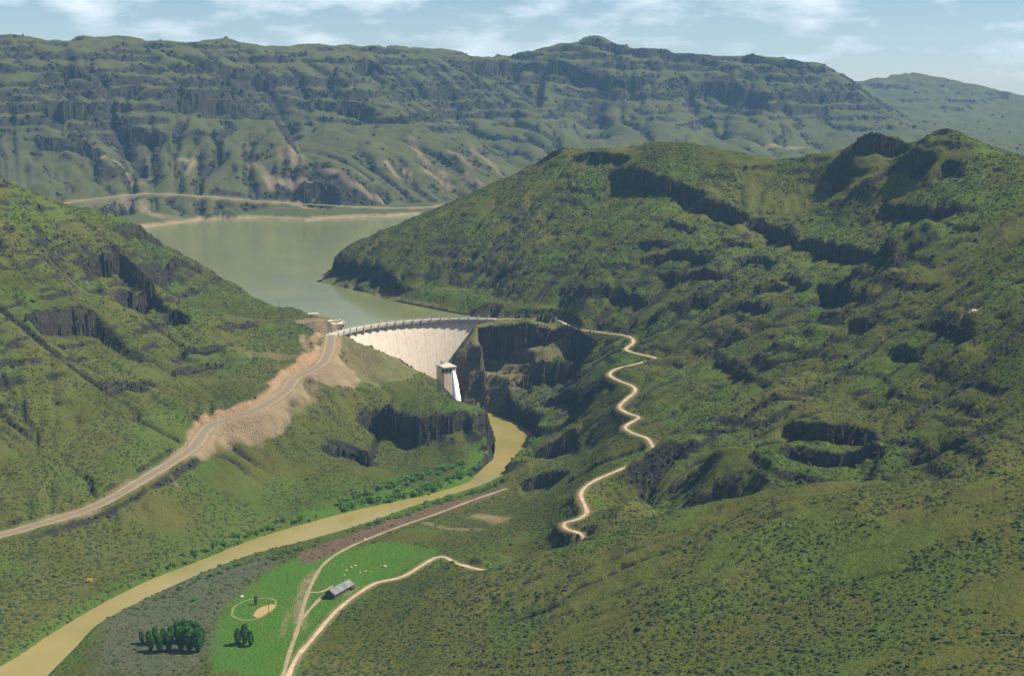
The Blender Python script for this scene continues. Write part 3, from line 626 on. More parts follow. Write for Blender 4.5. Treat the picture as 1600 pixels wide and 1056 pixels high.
# ------------------------------------------------------------------ terrain objects
NV = NR * NT
V = np.stack([GX, GY, Z], -1).reshape(-1, 3)
I = np.arange(NV).reshape(NR, NT)
Q = np.stack([I[:-1, :-1], I[:-1, 1:], I[1:, 1:], I[1:, :-1]], -1).reshape(-1, 4)
qx = GX[:-1, :-1].ravel(); qy = GY[:-1, :-1].ravel(); qr = rr2[:-1, :-1].ravel(); qz = Z[:-1, :-1].ravel()
mid_y = np.array([430, 960, 1080, 1190, 1330, 1480, 1600, 1720, 1950, 2500]); mid_x = np.array([-450, -395, -250, -120, -40, -25, -50, -130, -330, -560])
isleft = qx < np.interp(qy, mid_y, mid_x)
ridge_w = np.array([WD(x, y, D)[:2] for x, y, D in ((560, 962, 940), (640, 926, 975), (700, 906, 990), (800, 876, 1005), (910, 847, 1005), (1000, 816, 990), (1100, 793, 960), (1200, 773, 930), (1320, 757, 900), (1420, 757, 870), (1540, 748, 840), (1700, 735, 800))])
rw = np.hypot(ridge_w[:, 0], ridge_w[:, 1]); tw = np.arctan2(ridge_w[:, 0], ridge_w[:, 1])
qt = np.arctan2(qx, qy)
reg = np.where(qr > 2480, 0, np.where(isleft, 1, 2))
reg = np.where((qt > tw[0]) & (qr < np.interp(qt, tw, rw) + 14) & (reg == 2), 3, reg)
reg = np.where((qr < 1390) & (reg != 3) & (blur(Z, 2)[:-1, :-1].ravel() < 11) , 4, reg)
sage = np.clip(1 - rock - bare - gravel - plough, 0, 1) * (0.9 - 0.8 * (lush > 0.6)) * sstep(0.36, 0.6, fbm(GX / 45, GY / 45, 3, 200) + 0.12)
ATT = dict(rock=rock, bare=np.clip(bare, 0, 1), cut=cut, lush=lush, gravel=gravel, plough=plough, dry_lit=dry_lit, sage=sage, upland=far)
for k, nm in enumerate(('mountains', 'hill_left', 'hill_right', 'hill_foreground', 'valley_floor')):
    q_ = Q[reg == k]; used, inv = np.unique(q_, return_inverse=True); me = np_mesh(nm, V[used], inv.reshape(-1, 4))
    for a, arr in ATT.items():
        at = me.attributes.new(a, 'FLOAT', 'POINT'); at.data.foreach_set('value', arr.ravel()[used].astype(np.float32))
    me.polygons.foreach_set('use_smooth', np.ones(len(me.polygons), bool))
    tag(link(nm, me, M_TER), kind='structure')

# ------------------------------------------------------------------ water
def water_mat(name, c1, c2, rough, scale, bstr):
    m, nt, b = mat(name); p = geo_pos(nt); f = rng_node(nt, noise_node(nt, 0.012, 3, 0.5, p), 0.35, 0.65)
    nt.links.new(mixc(nt, f, c1, c2), b.inputs['Base Color']); b.inputs['Roughness'].default_value = rough; b.inputs['IOR'].default_value = 1.33
    bump(nt, b, noise_node(nt, scale, 3, 0.6, p), bstr, 0.25); return m
def poly_sheet(name, pts, z, m):
    bm = bmesh.new(); f = bm.faces.new([bm.verts.new((p[0], p[1], z)) for p in pts]); bmesh.ops.triangulate(bm, faces=[f]); me = bpy.data.meshes.new(name); bm.to_mesh(me); bm.free()
    o = link(name, me, m)
    if me.polygons and me.polygons[0].normal.z < 0: me.flip_normals()
    return o
def grow(poly, e):
    q = len(poly); area = sum(poly[i][0] * poly[(i + 1) % q][1] - poly[(i + 1) % q][0] * poly[i][1] for i in range(q)); sg = 1 if area > 0 else -1; out = []
    for i in range(q):
        a, c = np.array(poly[i - 1][:2]), np.array(poly[(i + 1) % q][:2]); t = c - a; t = t / (np.linalg.norm(t) + 1e-9); out.append((poly[i][0] + sg * t[1] * e, poly[i][1] - sg * t[0] * e))
    return out
tag(poly_sheet('reservoir_water', grow(lake, 1.2), LAKE, water_mat('reservoir_water', (0.140, 0.146, 0.050), (0.112, 0.128, 0.052), 0.16, 0.25, 0.25)), kind='structure')
tag(poly_sheet('river_water', grow(river, 0.8), 0.0, water_mat('river_water', (0.225, 0.178, 0.058), (0.175, 0.150, 0.042), 0.16, 0.35, 0.3)), kind='structure')

# ------------------------------------------------------------------ roads
def ribbon(name, line, half, m, lift=0.12, crown=0.06, vary=0.0):
    L_ = [Vector(p) for p in line]; vs_, fs = [], []
    for i, p in enumerate(L_):
        t = (L_[min(i + 1, len(L_) - 1)] - L_[max(i - 1, 0)]); t.z = 0; t.normalize(); nrm = Vector((-t.y, t.x, 0))
        hw = half * (1 + vary * (math.sin(i * 0.7) * 0.5 + random.uniform(-0.5, 0.5)))
        for s_, dz_ in ((-1, -0.05), (-0.5, crown * 0.7), (0, crown), (0.5, crown * 0.7), (1, -0.05)): vs_.append(p + nrm * (s_ * hw) + Vector((0, 0, lift + dz_)))
    for i in range(len(L_) - 1):
        for k in range(4): a = i * 5 + k; fs.append((a, a + 1, a + 6, a + 5))
    me = bpy.data.meshes.new(name); me.from_pydata([tuple(v) for v in vs_], [], fs); me.update()
    o = link(name, me, m)
    if me.polygons[0].normal.z < 0: me.flip_normals()
    return o
def edge_wear(m):
    nt = m.node_tree; b = nt.nodes['Principled BSDF']; p = geo_pos(nt); f = rng_node(nt, noise_node(nt, 0.12, 5, 0.7, p), 0.42, 0.62)
    old = b.inputs['Base Color'].links[0].from_socket; nt.links.new(mixc(nt, mul(nt, f, 0.45), old, (0.15, 0.125, 0.055)), b.inputs['Base Color']); return m
M_ASPH = simple('worn_asphalt', (0.165, 0.132, 0.086), 0.2, 0.5); M_DIRT = simple('pale_dirt', (0.37, 0.275, 0.17), 0.2, 0.25); M_TRACK = simple('grey_dirt', (0.235, 0.185, 0.108), 0.25, 0.3)
M_SHOULDER = simple('gravel_shoulder', (0.24, 0.185, 0.11), 0.22, 0.4)
tag(ribbon('road_shoulder', line_L, 7.2, M_SHOULDER, 0.02, 0.03, 0.12), kind='structure')
tag(ribbon('paved_road', line_L, 3.9, M_ASPH, 0.14, 0.05), kind='structure')
edge_wear(M_DIRT); edge_wear(M_TRACK); edge_wear(M_SHOULDER)
tag(ribbon('dirt_road', line_R, 1.8, M_DIRT, 0.15, 0.06, 0.22), kind='structure')
tag(ribbon('dirt_track', line_T, 1.6, M_TRACK, 0.12, 0.05, 0.25), kind='structure')
tag(ribbon('dirt_track', line_S, 1.5, M_TRACK, 0.12, 0.05, 0.25), kind='structure')
tag(ribbon('dirt_track', line_S2, 1.4, M_TRACK, 0.12, 0.05, 0.25), kind='structure')
tag(ribbon('shore_road', line_F, 6.0, M_SHOULDER, 0.4, 0.05, 0.1), kind='structure')

# ------------------------------------------------------------------ mesh builder
class MB:
    def __init__(s): s.v = []; s.f = []
    def add(s, v, f): b = len(s.v); s.v += [tuple(p) for p in v]; s.f += [tuple(i + b for i in q) for q in f]; return s
    def box(s, c, size, rz=0.0, top=1.0):
        sx, sy, sz = (q / 2 for q in size); ca, sa = math.cos(rz), math.sin(rz); v = []
        for z_, k in ((-sz, 1.0), (sz, top)):
            for x_, y_ in ((-sx * k, -sy * k), (sx * k, -sy * k), (sx * k, sy * k), (-sx * k, sy * k)): v.append((c[0] + x_ * ca - y_ * sa, c[1] + x_ * sa + y_ * ca, c[2] + z_))
        return s.add(v, [(3, 2, 1, 0), (4, 5, 6, 7), (0, 1, 5, 4), (1, 2, 6, 5), (2, 3, 7, 6), (3, 0, 4, 7)])
    def tube(s, pts, rad, n_=6):
        rings = []
        for i, p in enumerate(pts):
            p = Vector(p); t = (Vector(pts[min(i + 1, len(pts) - 1)]) - Vector(pts[max(i - 1, 0)])).normalized(); a = t.orthogonal().normalized(); b_ = t.cross(a); r = rad[i] if isinstance(rad, (list, tuple)) else rad
            rings.append([p + a * (r * math.cos(k * 2 * math.pi / n_)) + b_ * (r * math.sin(k * 2 * math.pi / n_)) for k in range(n_)])
        v = [q for g in rings for q in g]; f = []
        for i in range(len(pts) - 1):
            for k in range(n_): f.append((i * n_ + k, i * n_ + (k + 1) % n_, (i + 1) * n_ + (k + 1) % n_, (i + 1) * n_ + k))
        f += [tuple(range(n_ - 1, -1, -1)), tuple((len(pts) - 1) * n_ + k for k in range(n_))]
        return s.add(v, f)
    def build(s, name, m, parent=None, off=None, smooth=False):
        v = s.v if off is None else [(a - off[0], b - off[1], c - off[2]) for a, b, c in s.v]
        me = bpy.data.meshes.new(name); me.from_pydata(v, [], s.f); me.update()
        bm = bmesh.new(); bm.from_mesh(me); bmesh.ops.recalc_face_normals(bm, faces=bm.faces); bm.to_mesh(me); bm.free()
        if smooth: me.polygons.foreach_set('use_smooth', np.ones(len(me.polygons), bool))
        return link(name, me, m, parent)

# ------------------------------------------------------------------ the dam
def concrete(name, c, streak=0.5):
    m, nt, b = mat(name); p = geo_pos(nt); mp = nt.nodes.new('ShaderNodeMapping'); mp.inputs['Scale'].default_value = (0.35, 0.35, 0.02); nt.links.new(p, mp.inputs[0])
    f = rng_node(nt, noise_node(nt, 1.0, 5, 0.6, mp.outputs[0]), 0.35, 0.7); g = rng_node(nt, noise_node(nt, 0.2, 5, 0.6, p), 0.35, 0.65)
    c1 = mixc(nt, mul(nt, f, streak), c, tuple(x * 0.62 for x in c)); c1 = mixc(nt, mul(nt, g, 0.4), c1, tuple(x * y for x, y in zip(c, (0.85, 0.78, 0.68)))); nt.links.new(c1, b.inputs['Base Color']); b.inputs['Roughness'].default_value = 0.9; return m
M_CONC = concrete('dam_concrete', (0.57, 0.49, 0.38), 0.6); M_CONC2 = concrete('parapet_concrete', (0.42, 0.38, 0.31), 0.4); M_DECK = simple('deck_concrete', (0.34, 0.32, 0.27), 0.15, 0.4); M_DARK = simple('dark_metal', (0.05, 0.05, 0.05), 0.2, 1.0, 0.5)
dam = empty('dam', (float(DC[0]), float(DC[1]), 0)); off = (float(DC[0]), float(DC[1]), 0.0)
tag(dam, 'high curved pale concrete dam between the rocky gorge walls', 'dam')
def A3(a, r, z): q = arc(a, r); return (q[0], q[1], z)
CREST = 98.0
prof_z = [-6, 12, 30, 46, 60, 72, 82, 90, 93.6]
def r_ds(z): return RAD - 8.2 - 0.50 * max(0.0, 92 - z) + 0.0008 * max(0.0, 92 - z) ** 2
NB = 18; edges = np.linspace(-1.03, 1.03, NB + 1); gap = 0.10 / (RAD * ANG)
for k in range(NB):
    b_ = MB(); a0, a1 = edges[k] + gap, edges[k + 1] - gap; vv, ff = [], []; aa = np.linspace(a0, a1, 4); nz_ = len(prof_z)
    for a in aa:
        for z_ in prof_z: vv.append(A3(a, r_ds(z_), z_))
        vv.append(A3(a, RAD, prof_z[-1])); vv.append(A3(a, RAD, -6))
    w_ = nz_ + 2
    for i in range(3):
        for j in range(w_): ff.append((i * w_ + j, (i + 1) * w_ + j, (i + 1) * w_ + (j + 1) % w_, i * w_ + (j + 1) % w_))
    ff += [tuple(range(w_)), tuple(3 * w_ + j for j in range(w_ - 1, -1, -1))]
    b_.add(vv, ff).build('wall_block', M_CONC, dam, off)
def ring(name, r0, r1, z0, z1, m, parent, a0=-1.03, a1=1.03, n_=48):
    b_ = MB(); vv, ff = [], []
    for a in np.linspace(a0, a1, n_): vv += [A3(a, r0, z0), A3(a, r1, z0), A3(a, r1, z1), A3(a, r0, z1)]
    for i in range(n_ - 1):
        for j in range(4): ff.append((i * 4 + j, i * 4 + 4 + j, i * 4 + 4 + (j + 1) % 4, i * 4 + (j + 1) % 4))
    ff += [(0, 1, 2, 3), (n_ * 4 - 1, n_ * 4 - 2, n_ * 4 - 3, n_ * 4 - 4)]
    return b_.add(vv, ff).build(name, m, parent, off)
ring('roadway', RAD - 11.0, RAD + 1.0, 95.6, 97.6, M_DECK, dam)
ring('parapet', RAD - 11.3, RAD - 10.85, 95.3, 98.9, M_CONC2, dam); ring('parapet', RAD + 0.85, RAD + 1.3, 95.3, 98.9, M_CONC2, dam)
ring('crest_band', RAD - 8.6, RAD - 0.3, 93.62, 95.58, M_CONC2, dam)
for a in np.linspace(-0.94, 0.94, 19):
    p = arc(a, RAD - 9.9); tx = cdir * math.cos(a * ANG) - UPS * math.sin(a * ANG); rz = math.atan2(tx[1], tx[0])
    b_ = MB(); vv = []
    # a bracket: deep at the wall, swept up under the deck, carrying a square post
    for s_ in (-0.8, 0.8):
        for r_, z_ in ((RAD - 8.0, 86.5), (RAD - 9.4, 86.9), (RAD - 10.9, 91.0), (RAD - 12.0, 94.6), (RAD - 12.0, 95.55), (RAD - 8.0, 95.55)):
            q = arc(a, r_) + tx * s_; vv.append((q[0], q[1], z_))
    b_.add(vv, [tuple(range(6)), tuple(range(11, 5, -1))] + [(i, (i + 1) % 6, 6 + (i + 1) % 6, 6 + i) for i in range(6)])
    br = b_.build('bracket', M_CONC2, dam, off)
    q = arc(a, RAD - 11.75); b_ = MB().box((q[0], q[1], 98.2), (1.5, 1.0, 5.8), rz); b_.box((q[0], q[1], 101.3), (2.0, 1.4, 0.45), rz).build('post', M_CONC2, br, off)
    q = arc(a, RAD + 1.8); MB().box((q[0], q[1], 98.0), (1.2, 0.9, 6.4), rz).build('post', M_CONC2, dam, off)
# outlet works at the foot: ledge, valve house with openings
px_j = WD(699, 574, 1622); jd = np.array((px_j[0], px_j[1])); rzj = math.atan2(cdir[1], cdir[0])
ow = empty('outlet_house', (px_j[0], px_j[1], px_j[2] - 12)); tag(ow, 'small concrete valve house on a ledge low on the dam face', 'outlet house'); oo = (px_j[0], px_j[1], px_j[2] - 12)
zc = px_j[2]
MB().box((jd[0] - 2, jd[1] + 10, zc - 20), (17, 24, 40), rzj).build('buttress', M_CONC, ow, oo)
MB().box((jd[0] - 2, jd[1] + 9, zc + 0.6), (19, 26, 1.2), rzj).build('ledge', M_CONC2, ow, oo)
MB().box((jd[0] - 7, jd[1] + 16, zc + 3.5), (4, 4, 5), rzj).build('tower', M_CONC2, ow, oo)
for s_ in (-6, -1, 4):
    q = jd + cdir * s_ - UPS * 4.0 + np.array((-2.0, 1.5)); MB().box((q[0], q[1], zc - 4), (3.4, 2.0, 5.0), rzj).build('valve_opening', M_DARK, ow, oo)
# white water jet
def jet_mat():
    m, nt, b = mat('white_water'); p = geo_pos(nt); f = rng_node(nt, noise_node(nt, 0.5, 5, 0.6, p), 0.3, 0.7); nt.links.new(mixc(nt, f, (0.92, 0.94, 0.95), (0.75, 0.80, 0.83)), b.inputs['Base Color']); b.inputs['Roughness'].default_value = 0.7; return m
q0 = jd + cdir * 4 - UPS * 9; pts, rad = [], []
dirj = np.array((0.30, -0.95))
for i in range(26):
    t = i / 25 * 2.9; pts.append((q0[0] + dirj[0] * 8 * t, q0[1] + dirj[1] * 13 * t, zc - 4 - 1.0 * t - 4.9 * t * t)); rad.append(1.6 + 1.5 * t)
b_ = MB().tube(pts, rad, 14); b_.v = [(x + random.uniform(-.35, .35), y + random.uniform(-.35, .35), z_ + random.uniform(-.3, .3)) for x, y, z_ in b_.v]
tag(b_.build('water_jet', jet_mat(), None, None, True), 'white jet of water shooting from the foot of the dam', 'water jet')

# spillway works by the left end of the dam
c0 = WZ(522, 503, 96.5)
sp = empty('spillway', c0); tag(sp, 'pale concrete spillway ring and intake deck at the lake edge left of the dam', 'spillway')
b_ = MB(); vv, ff = [], []; nn_ = 28
for i in range(nn_):
    t = 2 * math.pi * i / nn_
    for r_, z_ in ((9, 90), (9, 96.4), (10.5, 97.6), (13.5, 97.0), (15.5, 93), (15.5, 90)): vv.append((c0[0] + r_ * math.cos(t), c0[1] + r_ * math.sin(t), z_))
for i in range(nn_):
    for j in range(5): ff.append((i * 6 + j, ((i + 1) % nn_) * 6 + j, ((i + 1) % nn_) * 6 + j + 1, i * 6 + j + 1))
b_.add(vv, ff).build('spillway_ring', concrete('pale_concrete', (0.46, 0.40, 0.31), 0.4), sp, c0, True)
M_PALE = bpy.data.materials['pale_concrete']
for i in range(6):
    t = 2 * math.pi * i / 6; MB().box((c0[0] + 12 * math.cos(t), c0[1] + 12 * math.sin(t), 98.2), (1.6, 1.6, 3.0), t).build('pier', M_PALE, sp, c0)
c1 = WZ(486, 492, 98.5); MB().box((c1[0], c1[1], 100.0), (20, 8, 1.0), 0.12).build('intake_deck', M_PALE, sp, c0)
for dx_ in (-9, -3, 3, 9): MB().box((c1[0] + dx_, c1[1] + 0.1 * dx_, 97.0), (1.2, 6, 5.0), 0.12).build('deck_pier', M_PALE, sp, c0)
c2 = WZ(502, 500, 97.5); MB().box((c2[0], c2[1], 97.4), (24, 2.4, 2.2), -0.9).build('chute_wall', M_PALE, sp, c0)

# ------------------------------------------------------------------ cliffs: faces of broken basalt columns, one object each
def rock_mat(name, c1, c2, lich):
    m, nt, b = mat(name); p = geo_pos(nt); mp = nt.nodes.new('ShaderNodeMapping'); mp.inputs['Scale'].default_value = (0.5, 0.5, 0.12); nt.links.new(p, mp.inputs[0])
    f = rng_node(nt, noise_node(nt, 0.9, 6, 0.65, mp.outputs[0]), 0.33, 0.67); g = rng_node(nt, noise_node(nt, 0.10, 4, 0.6, p), 0.45, 0.7)
    c = mixc(nt, f, c1, c2); c = mixc(nt, mul(nt, g, 0.6), c, lich); nt.links.new(c, b.inputs['Base Color']); b.inputs['Roughness'].default_value = 1.0; b.inputs['Specular IOR Level'].default_value = 0.05; bump(nt, b, f, 0.8, 0.8); return m
M_ROCK = rock_mat('basalt', (0.020, 0.020, 0.018), (0.070, 0.060, 0.045), (0.050, 0.055, 0.022))
roads_np = np.array([p[:2] for p in line_L[::3] + line_R[::2] + line_T[::3]])
for pts, h, lab in cliff_lines:
    med = float(np.median([math.hypot(p[0], p[1]) for p in pts])); sc = max(1.0, med / 1500)
    L = sum(math.hypot(b[0] - a[0], b[1] - a[1]) for a, b in zip(pts[:-1], pts[1:])); nseg = int(np.clip(L / (2.6 * sc), 12, 150)); b_ = MB()
    pa = np.array(pts); cs = np.concatenate([[0], np.cumsum(np.hypot(*(pa[1:, :2] - pa[:-1, :2]).T))])
    n1 = lambda q, sd_: float(fbm(np.array([q]), np.array([sd_ * 3.7 + med * 0.01]), 2, sd_)[0])
    for i in range(nseg * 4):
        row = i % 4; s_ = cs[-1] * (i // 4 + random.random()) / nseg; x = np.interp(s_, cs, pa[:, 0]); y = np.interp(s_, cs, pa[:, 1])
        u = np.array((x, y)) / math.hypot(x, y)                     # towards the uphill side
        but = (n1(s_ / (11 * sc), 7) - 0.5) * 16 * sc; o_ = -but + (row - 1.5) * -1.5 * sc + random.uniform(-0.8, 0.8) * sc; x += u[0] * o_; y += u[1] * o_
        if np.min(np.hypot(roads_np[:, 0] - x, roads_np[:, 1] - y)) < 8: continue
        zt = float(hz(x + u[0] * (5 * sc - o_), y + u[1] * (5 * sc - o_))); zl = float(hz(x - u[0] * 5 * sc, y - u[1] * 5 * sc)); hh = zt - zl
        tn_ = n1(s_ / (6 * sc), 9); gap_ = n1(s_ / (8 * sc), 12)
        if hh < 2.0 or gap_ < 0.36: continue
        top = zt - hh * max(-0.03, (tn_ - 0.45) * 1.3 + row * 0.17 * random.uniform(0.3, 1.6) - 0.05); bot = zl - 2.5 * sc
        if top - bot < 2.0 * sc: continue
        r_ = random.uniform(0.8, 2.3) * sc; k = random.choice((4, 5, 5, 6)); ph = random.uniform(0, 6.28); lx, ly = random.uniform(-.9, .9) * sc, random.uniform(-.9, .9) * sc
        vv = []
        for z_, q in ((bot, 1.3), (bot + (top - bot) * random.uniform(0.4, 0.8), 1.0), (top, random.uniform(0.45, 0.9))):
            for j in range(k):
                t = ph + 2 * math.pi * j / k; rj = r_ * q * random.uniform(0.75, 1.2); vv.append((x + rj * math.cos(t) + lx * (z_ > bot), y + rj * math.sin(t) + ly * (z_ > bot), z_ + (random.uniform(-1.0, 0.4) * sc if z_ == top else 0)))
        ff = [(a * k + j, a * k + (j + 1) % k, (a + 1) * k + (j + 1) % k, (a + 1) * k + j) for a in (0, 1) for j in range(k)] + [tuple(2 * k + j for j in range(k))]
        b_.add(vv, ff)
    vv, ff, run = [], [], []
    for i in range(len(pts)):
        x, y = pts[i][:2]; u = np.array((x, y)) / math.hypot(x, y); zt = float(hz(x + u[0] * 4 * sc, y + u[1] * 4 * sc)); zl = float(hz(x - u[0] * 5 * sc, y - u[1] * 5 * sc))
        zt = max(zt, zl) - 0.5; b0 = len(vv); ok_ = np.min(np.hypot(roads_np[:, 0] - x, roads_np[:, 1] - y)) > 7
        j1 = random.uniform(-1, 1) * sc
        vv += [(x - u[0] * (2.5 * sc + j1), y - u[1] * (2.5 * sc + j1), zl - 3 * sc), (x - u[0] * (1.5 * sc - j1), y - u[1] * (1.5 * sc - j1), (zl + zt) / 2), (x + u[0] * 0.5 * sc, y + u[1] * 0.5 * sc, zt - 0.3), (x + u[0] * 4 * sc, y + u[1] * 4 * sc, zt - 1.5)]
        run.append(ok_)
        if i and run[-1] and run[-2]: ff += [(b0 - 4 + q, b0 + q, b0 + q + 1, b0 - 3 + q) for q in range(3)]
    b_.add(vv, ff)
    if b_.v:
        o = b_.build('basalt_cliff', M_ROCK); tag(o, lab, 'cliff', 'small ledges on the right hill' if lab == LEDGE_LABEL else 'basalt cliffs on the hillsides')

# ------------------------------------------------------------------ shed by the track
M_WOOD = simple('dark_boards', (0.060, 0.048, 0.036), 0.3, 1.5); M_ROOF = simple('weathered_roof', (0.15, 0.17, 0.155), 0.3, 0.5); M_ROOF2 = simple('patched_roof', (0.12, 0.13, 0.115), 0.3, 0.5); M_GLASS = simple('dark_glass', (0.03, 0.035, 0.04), 0.1, 1.0, 0.2)
pA = np.array(WZ(523, 936, 8.0)[:2]); pB = np.array(WZ(552, 919, 8.0)[:2]); ln = float(np.linalg.norm(pB - pA)); dx = (pB - pA) / ln; dyv = np.array((-dx[1], dx[0]))
WID = 9.5; zb = float(hz(*(pA + dx * ln / 2 + dyv * WID / 2)))
cc = pA + dx * ln / 2 + dyv * WID / 2; rzh = math.atan2(dx[1], dx[0])
shed = empty('long_shed', (cc[0], cc[1], zb - 0.2), rzh); tag(shed, 'long dark wooden shed with a weathered grey gable roof beside the valley track', 'shed')
HL, HWD, WH, RH = ln / 2, WID / 2, 4.0, 7.0
MB().box((0, 0, WH / 2), (ln, WID, WH)).build('wall', M_WOOD, shed)
for s_ in (-1, 1):
    MB().add([(s_ * (HL - 0.01), -HWD, WH), (s_ * (HL - 0.01), HWD, WH), (s_ * (HL - 0.01), 0, RH - 0.15), (s_ * (HL - 0.3), -HWD, WH), (s_ * (HL - 0.3), HWD, WH), (s_ * (HL - 0.3), 0, RH - 0.15)], [(0, 1, 2), (5, 4, 3), (0, 2, 5, 3), (1, 4, 5, 2), (0, 3, 4, 1)]).build('gable', M_WOOD, shed)
nrp = 10
for s_ in (-1, 1):
    for k in range(nrp):
        x0, x1 = -HL - 0.6 + (ln + 1.2) * k / nrp, -HL - 0.6 + (ln + 1.2) * (k + 1) / nrp - 0.06; up_ = random.uniform(0, 0.05); yo = s_ * (HWD + 0.8); zo = WH - 0.8 * (RH - WH) / HWD
        v = [(x0, yo, zo), (x1, yo, zo), (x1, 0.02 * s_, RH), (x0, 0.02 * s_, RH)]; v = [(a, b2, c_ + up_) for a, b2, c_ in v] + [(a, b2, c_ + up_ + 0.18) for a, b2, c_ in v]
        MB().add(v, [(0, 3, 2, 1), (4, 5, 6, 7), (0, 1, 5, 4), (1, 2, 6, 5), (2, 3, 7, 6), (3, 0, 4, 7)]).build('roof_panel', random.choice((M_ROOF, M_ROOF, M_ROOF2)), shed)
MB().box((0, 0, RH + 0.22), (ln + 1.2, 0.5, 0.16)).build('ridge_cap', M_ROOF2, shed)
for k in range(5): MB().box((-HL + ln * (k + 0.5) / 5, -HWD - 0.02, 2.2), (2.0, 0.12, 1.2)).build('window', M_GLASS, shed)
MB().box((-HL - 0.03, 0, 1.6), (0.14, 3.4, 3.2)).build('door', simple('grey_door', (0.09, 0.08, 0.07), 0.2, 2.0), shed)
MB().box((HL - 3.0, -HWD - 1.6, 1.3), (4.5, 3.0, 2.6)).build('lean_to', M_WOOD, shed)

# ------------------------------------------------------------------ ball field
def sheet_from_px(name, px, m, lift, ringw=None):
    poly = smooth_line([cast(*p) for p in px] + [cast(*px[0])], 2.0)[:-1]
    bm = bmesh.new()
    if ringw is None:
        f = bm.faces.new([bm.verts.new((p[0], p[1], float(hz(p[0], p[1])) + lift)) for p in poly]); bmesh.ops.triangulate(bm, faces=[f])
    else:
        cx_, cy_ = np.mean([p[0] for p in poly]), np.mean([p[1] for p in poly]); a, b2 = [], []
        for p in poly:
            q = np.array((p[0] - cx_, p[1] - cy_)); q2 = q * (1 - ringw / np.linalg.norm(q)); a.append(bm.verts.new((p[0], p[1], float(hz(p[0], p[1])) + lift))); b2.append(bm.verts.new((cx_ + q2[0], cy_ + q2[1], float(hz(cx_ + q2[0], cy_ + q2[1])) + lift)))
        for i in range(len(a)): bm.faces.new((a[i], a[(i + 1) % len(a)], b2[(i + 1) % len(a)], b2[i]))
    bmesh.ops.recalc_face_normals(bm, faces=bm.faces); me = bpy.data.meshes.new(name); bm.to_mesh(me); bm.free(); o = link(name, me, m)
    if me.polygons[0].normal.z < 0: me.flip_normals()
    return o
M_SAND = simple('infield_sand', (0.27, 0.20, 0.085), 0.15, 0.4)
tag(sheet_from_px('infield_sand', [(395, 962), (402, 952), (415, 946), (428, 944), (430, 948), (418, 957), (405, 965)], M_SAND, 0.25), kind='structure')
tag(sheet_from_px('base_path', [(360, 962), (364, 948), (382, 938), (405, 934), (428, 935), (433, 942), (425, 955), (405, 966), (380, 970)], simple('worn_grass', (0.115, 0.145, 0.040), 0.3, 0.4), 0.2, 2.4), kind='structure')

# ------------------------------------------------------------------ plants
def leaf_mat(name, c, var=0.5):
    m, nt, b = mat(name); oi = nt.nodes.new('ShaderNodeObjectInfo'); p = geo_pos(nt); f = noise_node(nt, 0.7, 3, 0.6, p)
    c_ = mixc(nt, rng_node(nt, f, 0.3, 0.7), tuple(x * (1 - var) for x in c), tuple(x * (1 + var) for x in c)); c_ = mixc(nt, mul(nt, oi.outputs['Random'], 0.5), c_, (c[0] * 1.5, c[1] * 1.15, c[2] * 0.9)); nt.links.new(c_, b.inputs['Base Color']); b.inputs['Roughness'].default_value = 0.9; b.inputs['Specular IOR Level'].default_value = 0.1; return m
M_SAGE = leaf_mat('sagebrush', (0.030, 0.048, 0.015)); M_WILL = leaf_mat('willow_leaves', (0.085, 0.185, 0.036), 0.35); M_TREE = leaf_mat('tree_leaves', (0.034, 0.105, 0.018), 0.45); M_BARK = simple('bark', (0.09, 0.07, 0.05), 0.3, 2.0); M_YEL = leaf_mat('yellow_blossom', (0.42, 0.34, 0.03), 0.2)
def leaf_crown(name, w, h, z0, count, size, shape='round', seed=1):
    r = random.Random(seed); b_ = MB(); lobes = [(r.uniform(-.35, .35) * w, r.uniform(-.35, .35) * w, z0 + h * r.uniform(0.25, 0.8), r.uniform(0.28, 0.5)) for _ in range(6)] if shape == 'round' else None
    for i in range(count):
        if lobes:
            lx, ly, lz, lr_ = r.choice(lobes); th = r.uniform(0, 6.28); ph = math.acos(r.uniform(-0.6, 1)); q = r.uniform(0.75, 1.05); p = Vector((lx + lr_ * w * q * math.sin(ph) * math.cos(th), ly + lr_ * w * q * math.sin(ph) * math.sin(th), lz + lr_ * h * 0.9 * q * math.cos(ph)))
        else:
            t = r.random() ** 0.8; th = r.uniform(0, 6.28); rad_ = w / 2 * (math.sin(math.pi * min(1, (1 - t) * 0.85 + 0.12)) ** 0.7) * r.uniform(0.55, 1.05); p = Vector((rad_ * math.cos(th), rad_ * math.sin(th), z0 + h * t))
        s_ = size * r.uniform(0.6, 1.3); a = Vector((r.gauss(0, 1), r.gauss(0, 1), r.gauss(0, 1))).normalized(); c_ = a.orthogonal().normalized(); d_ = a.cross(c_)
        b_.add([p + c_ * s_, p + d_ * s_ * 0.8, p - c_ * s_, p - d_ * s_ * 0.7 + a * s_ * 0.4], [(0, 1, 2), (0, 2, 3)])
    me = bpy.data.meshes.new(name); me.from_pydata(b_.v, [], b_.f); me.update(); return me
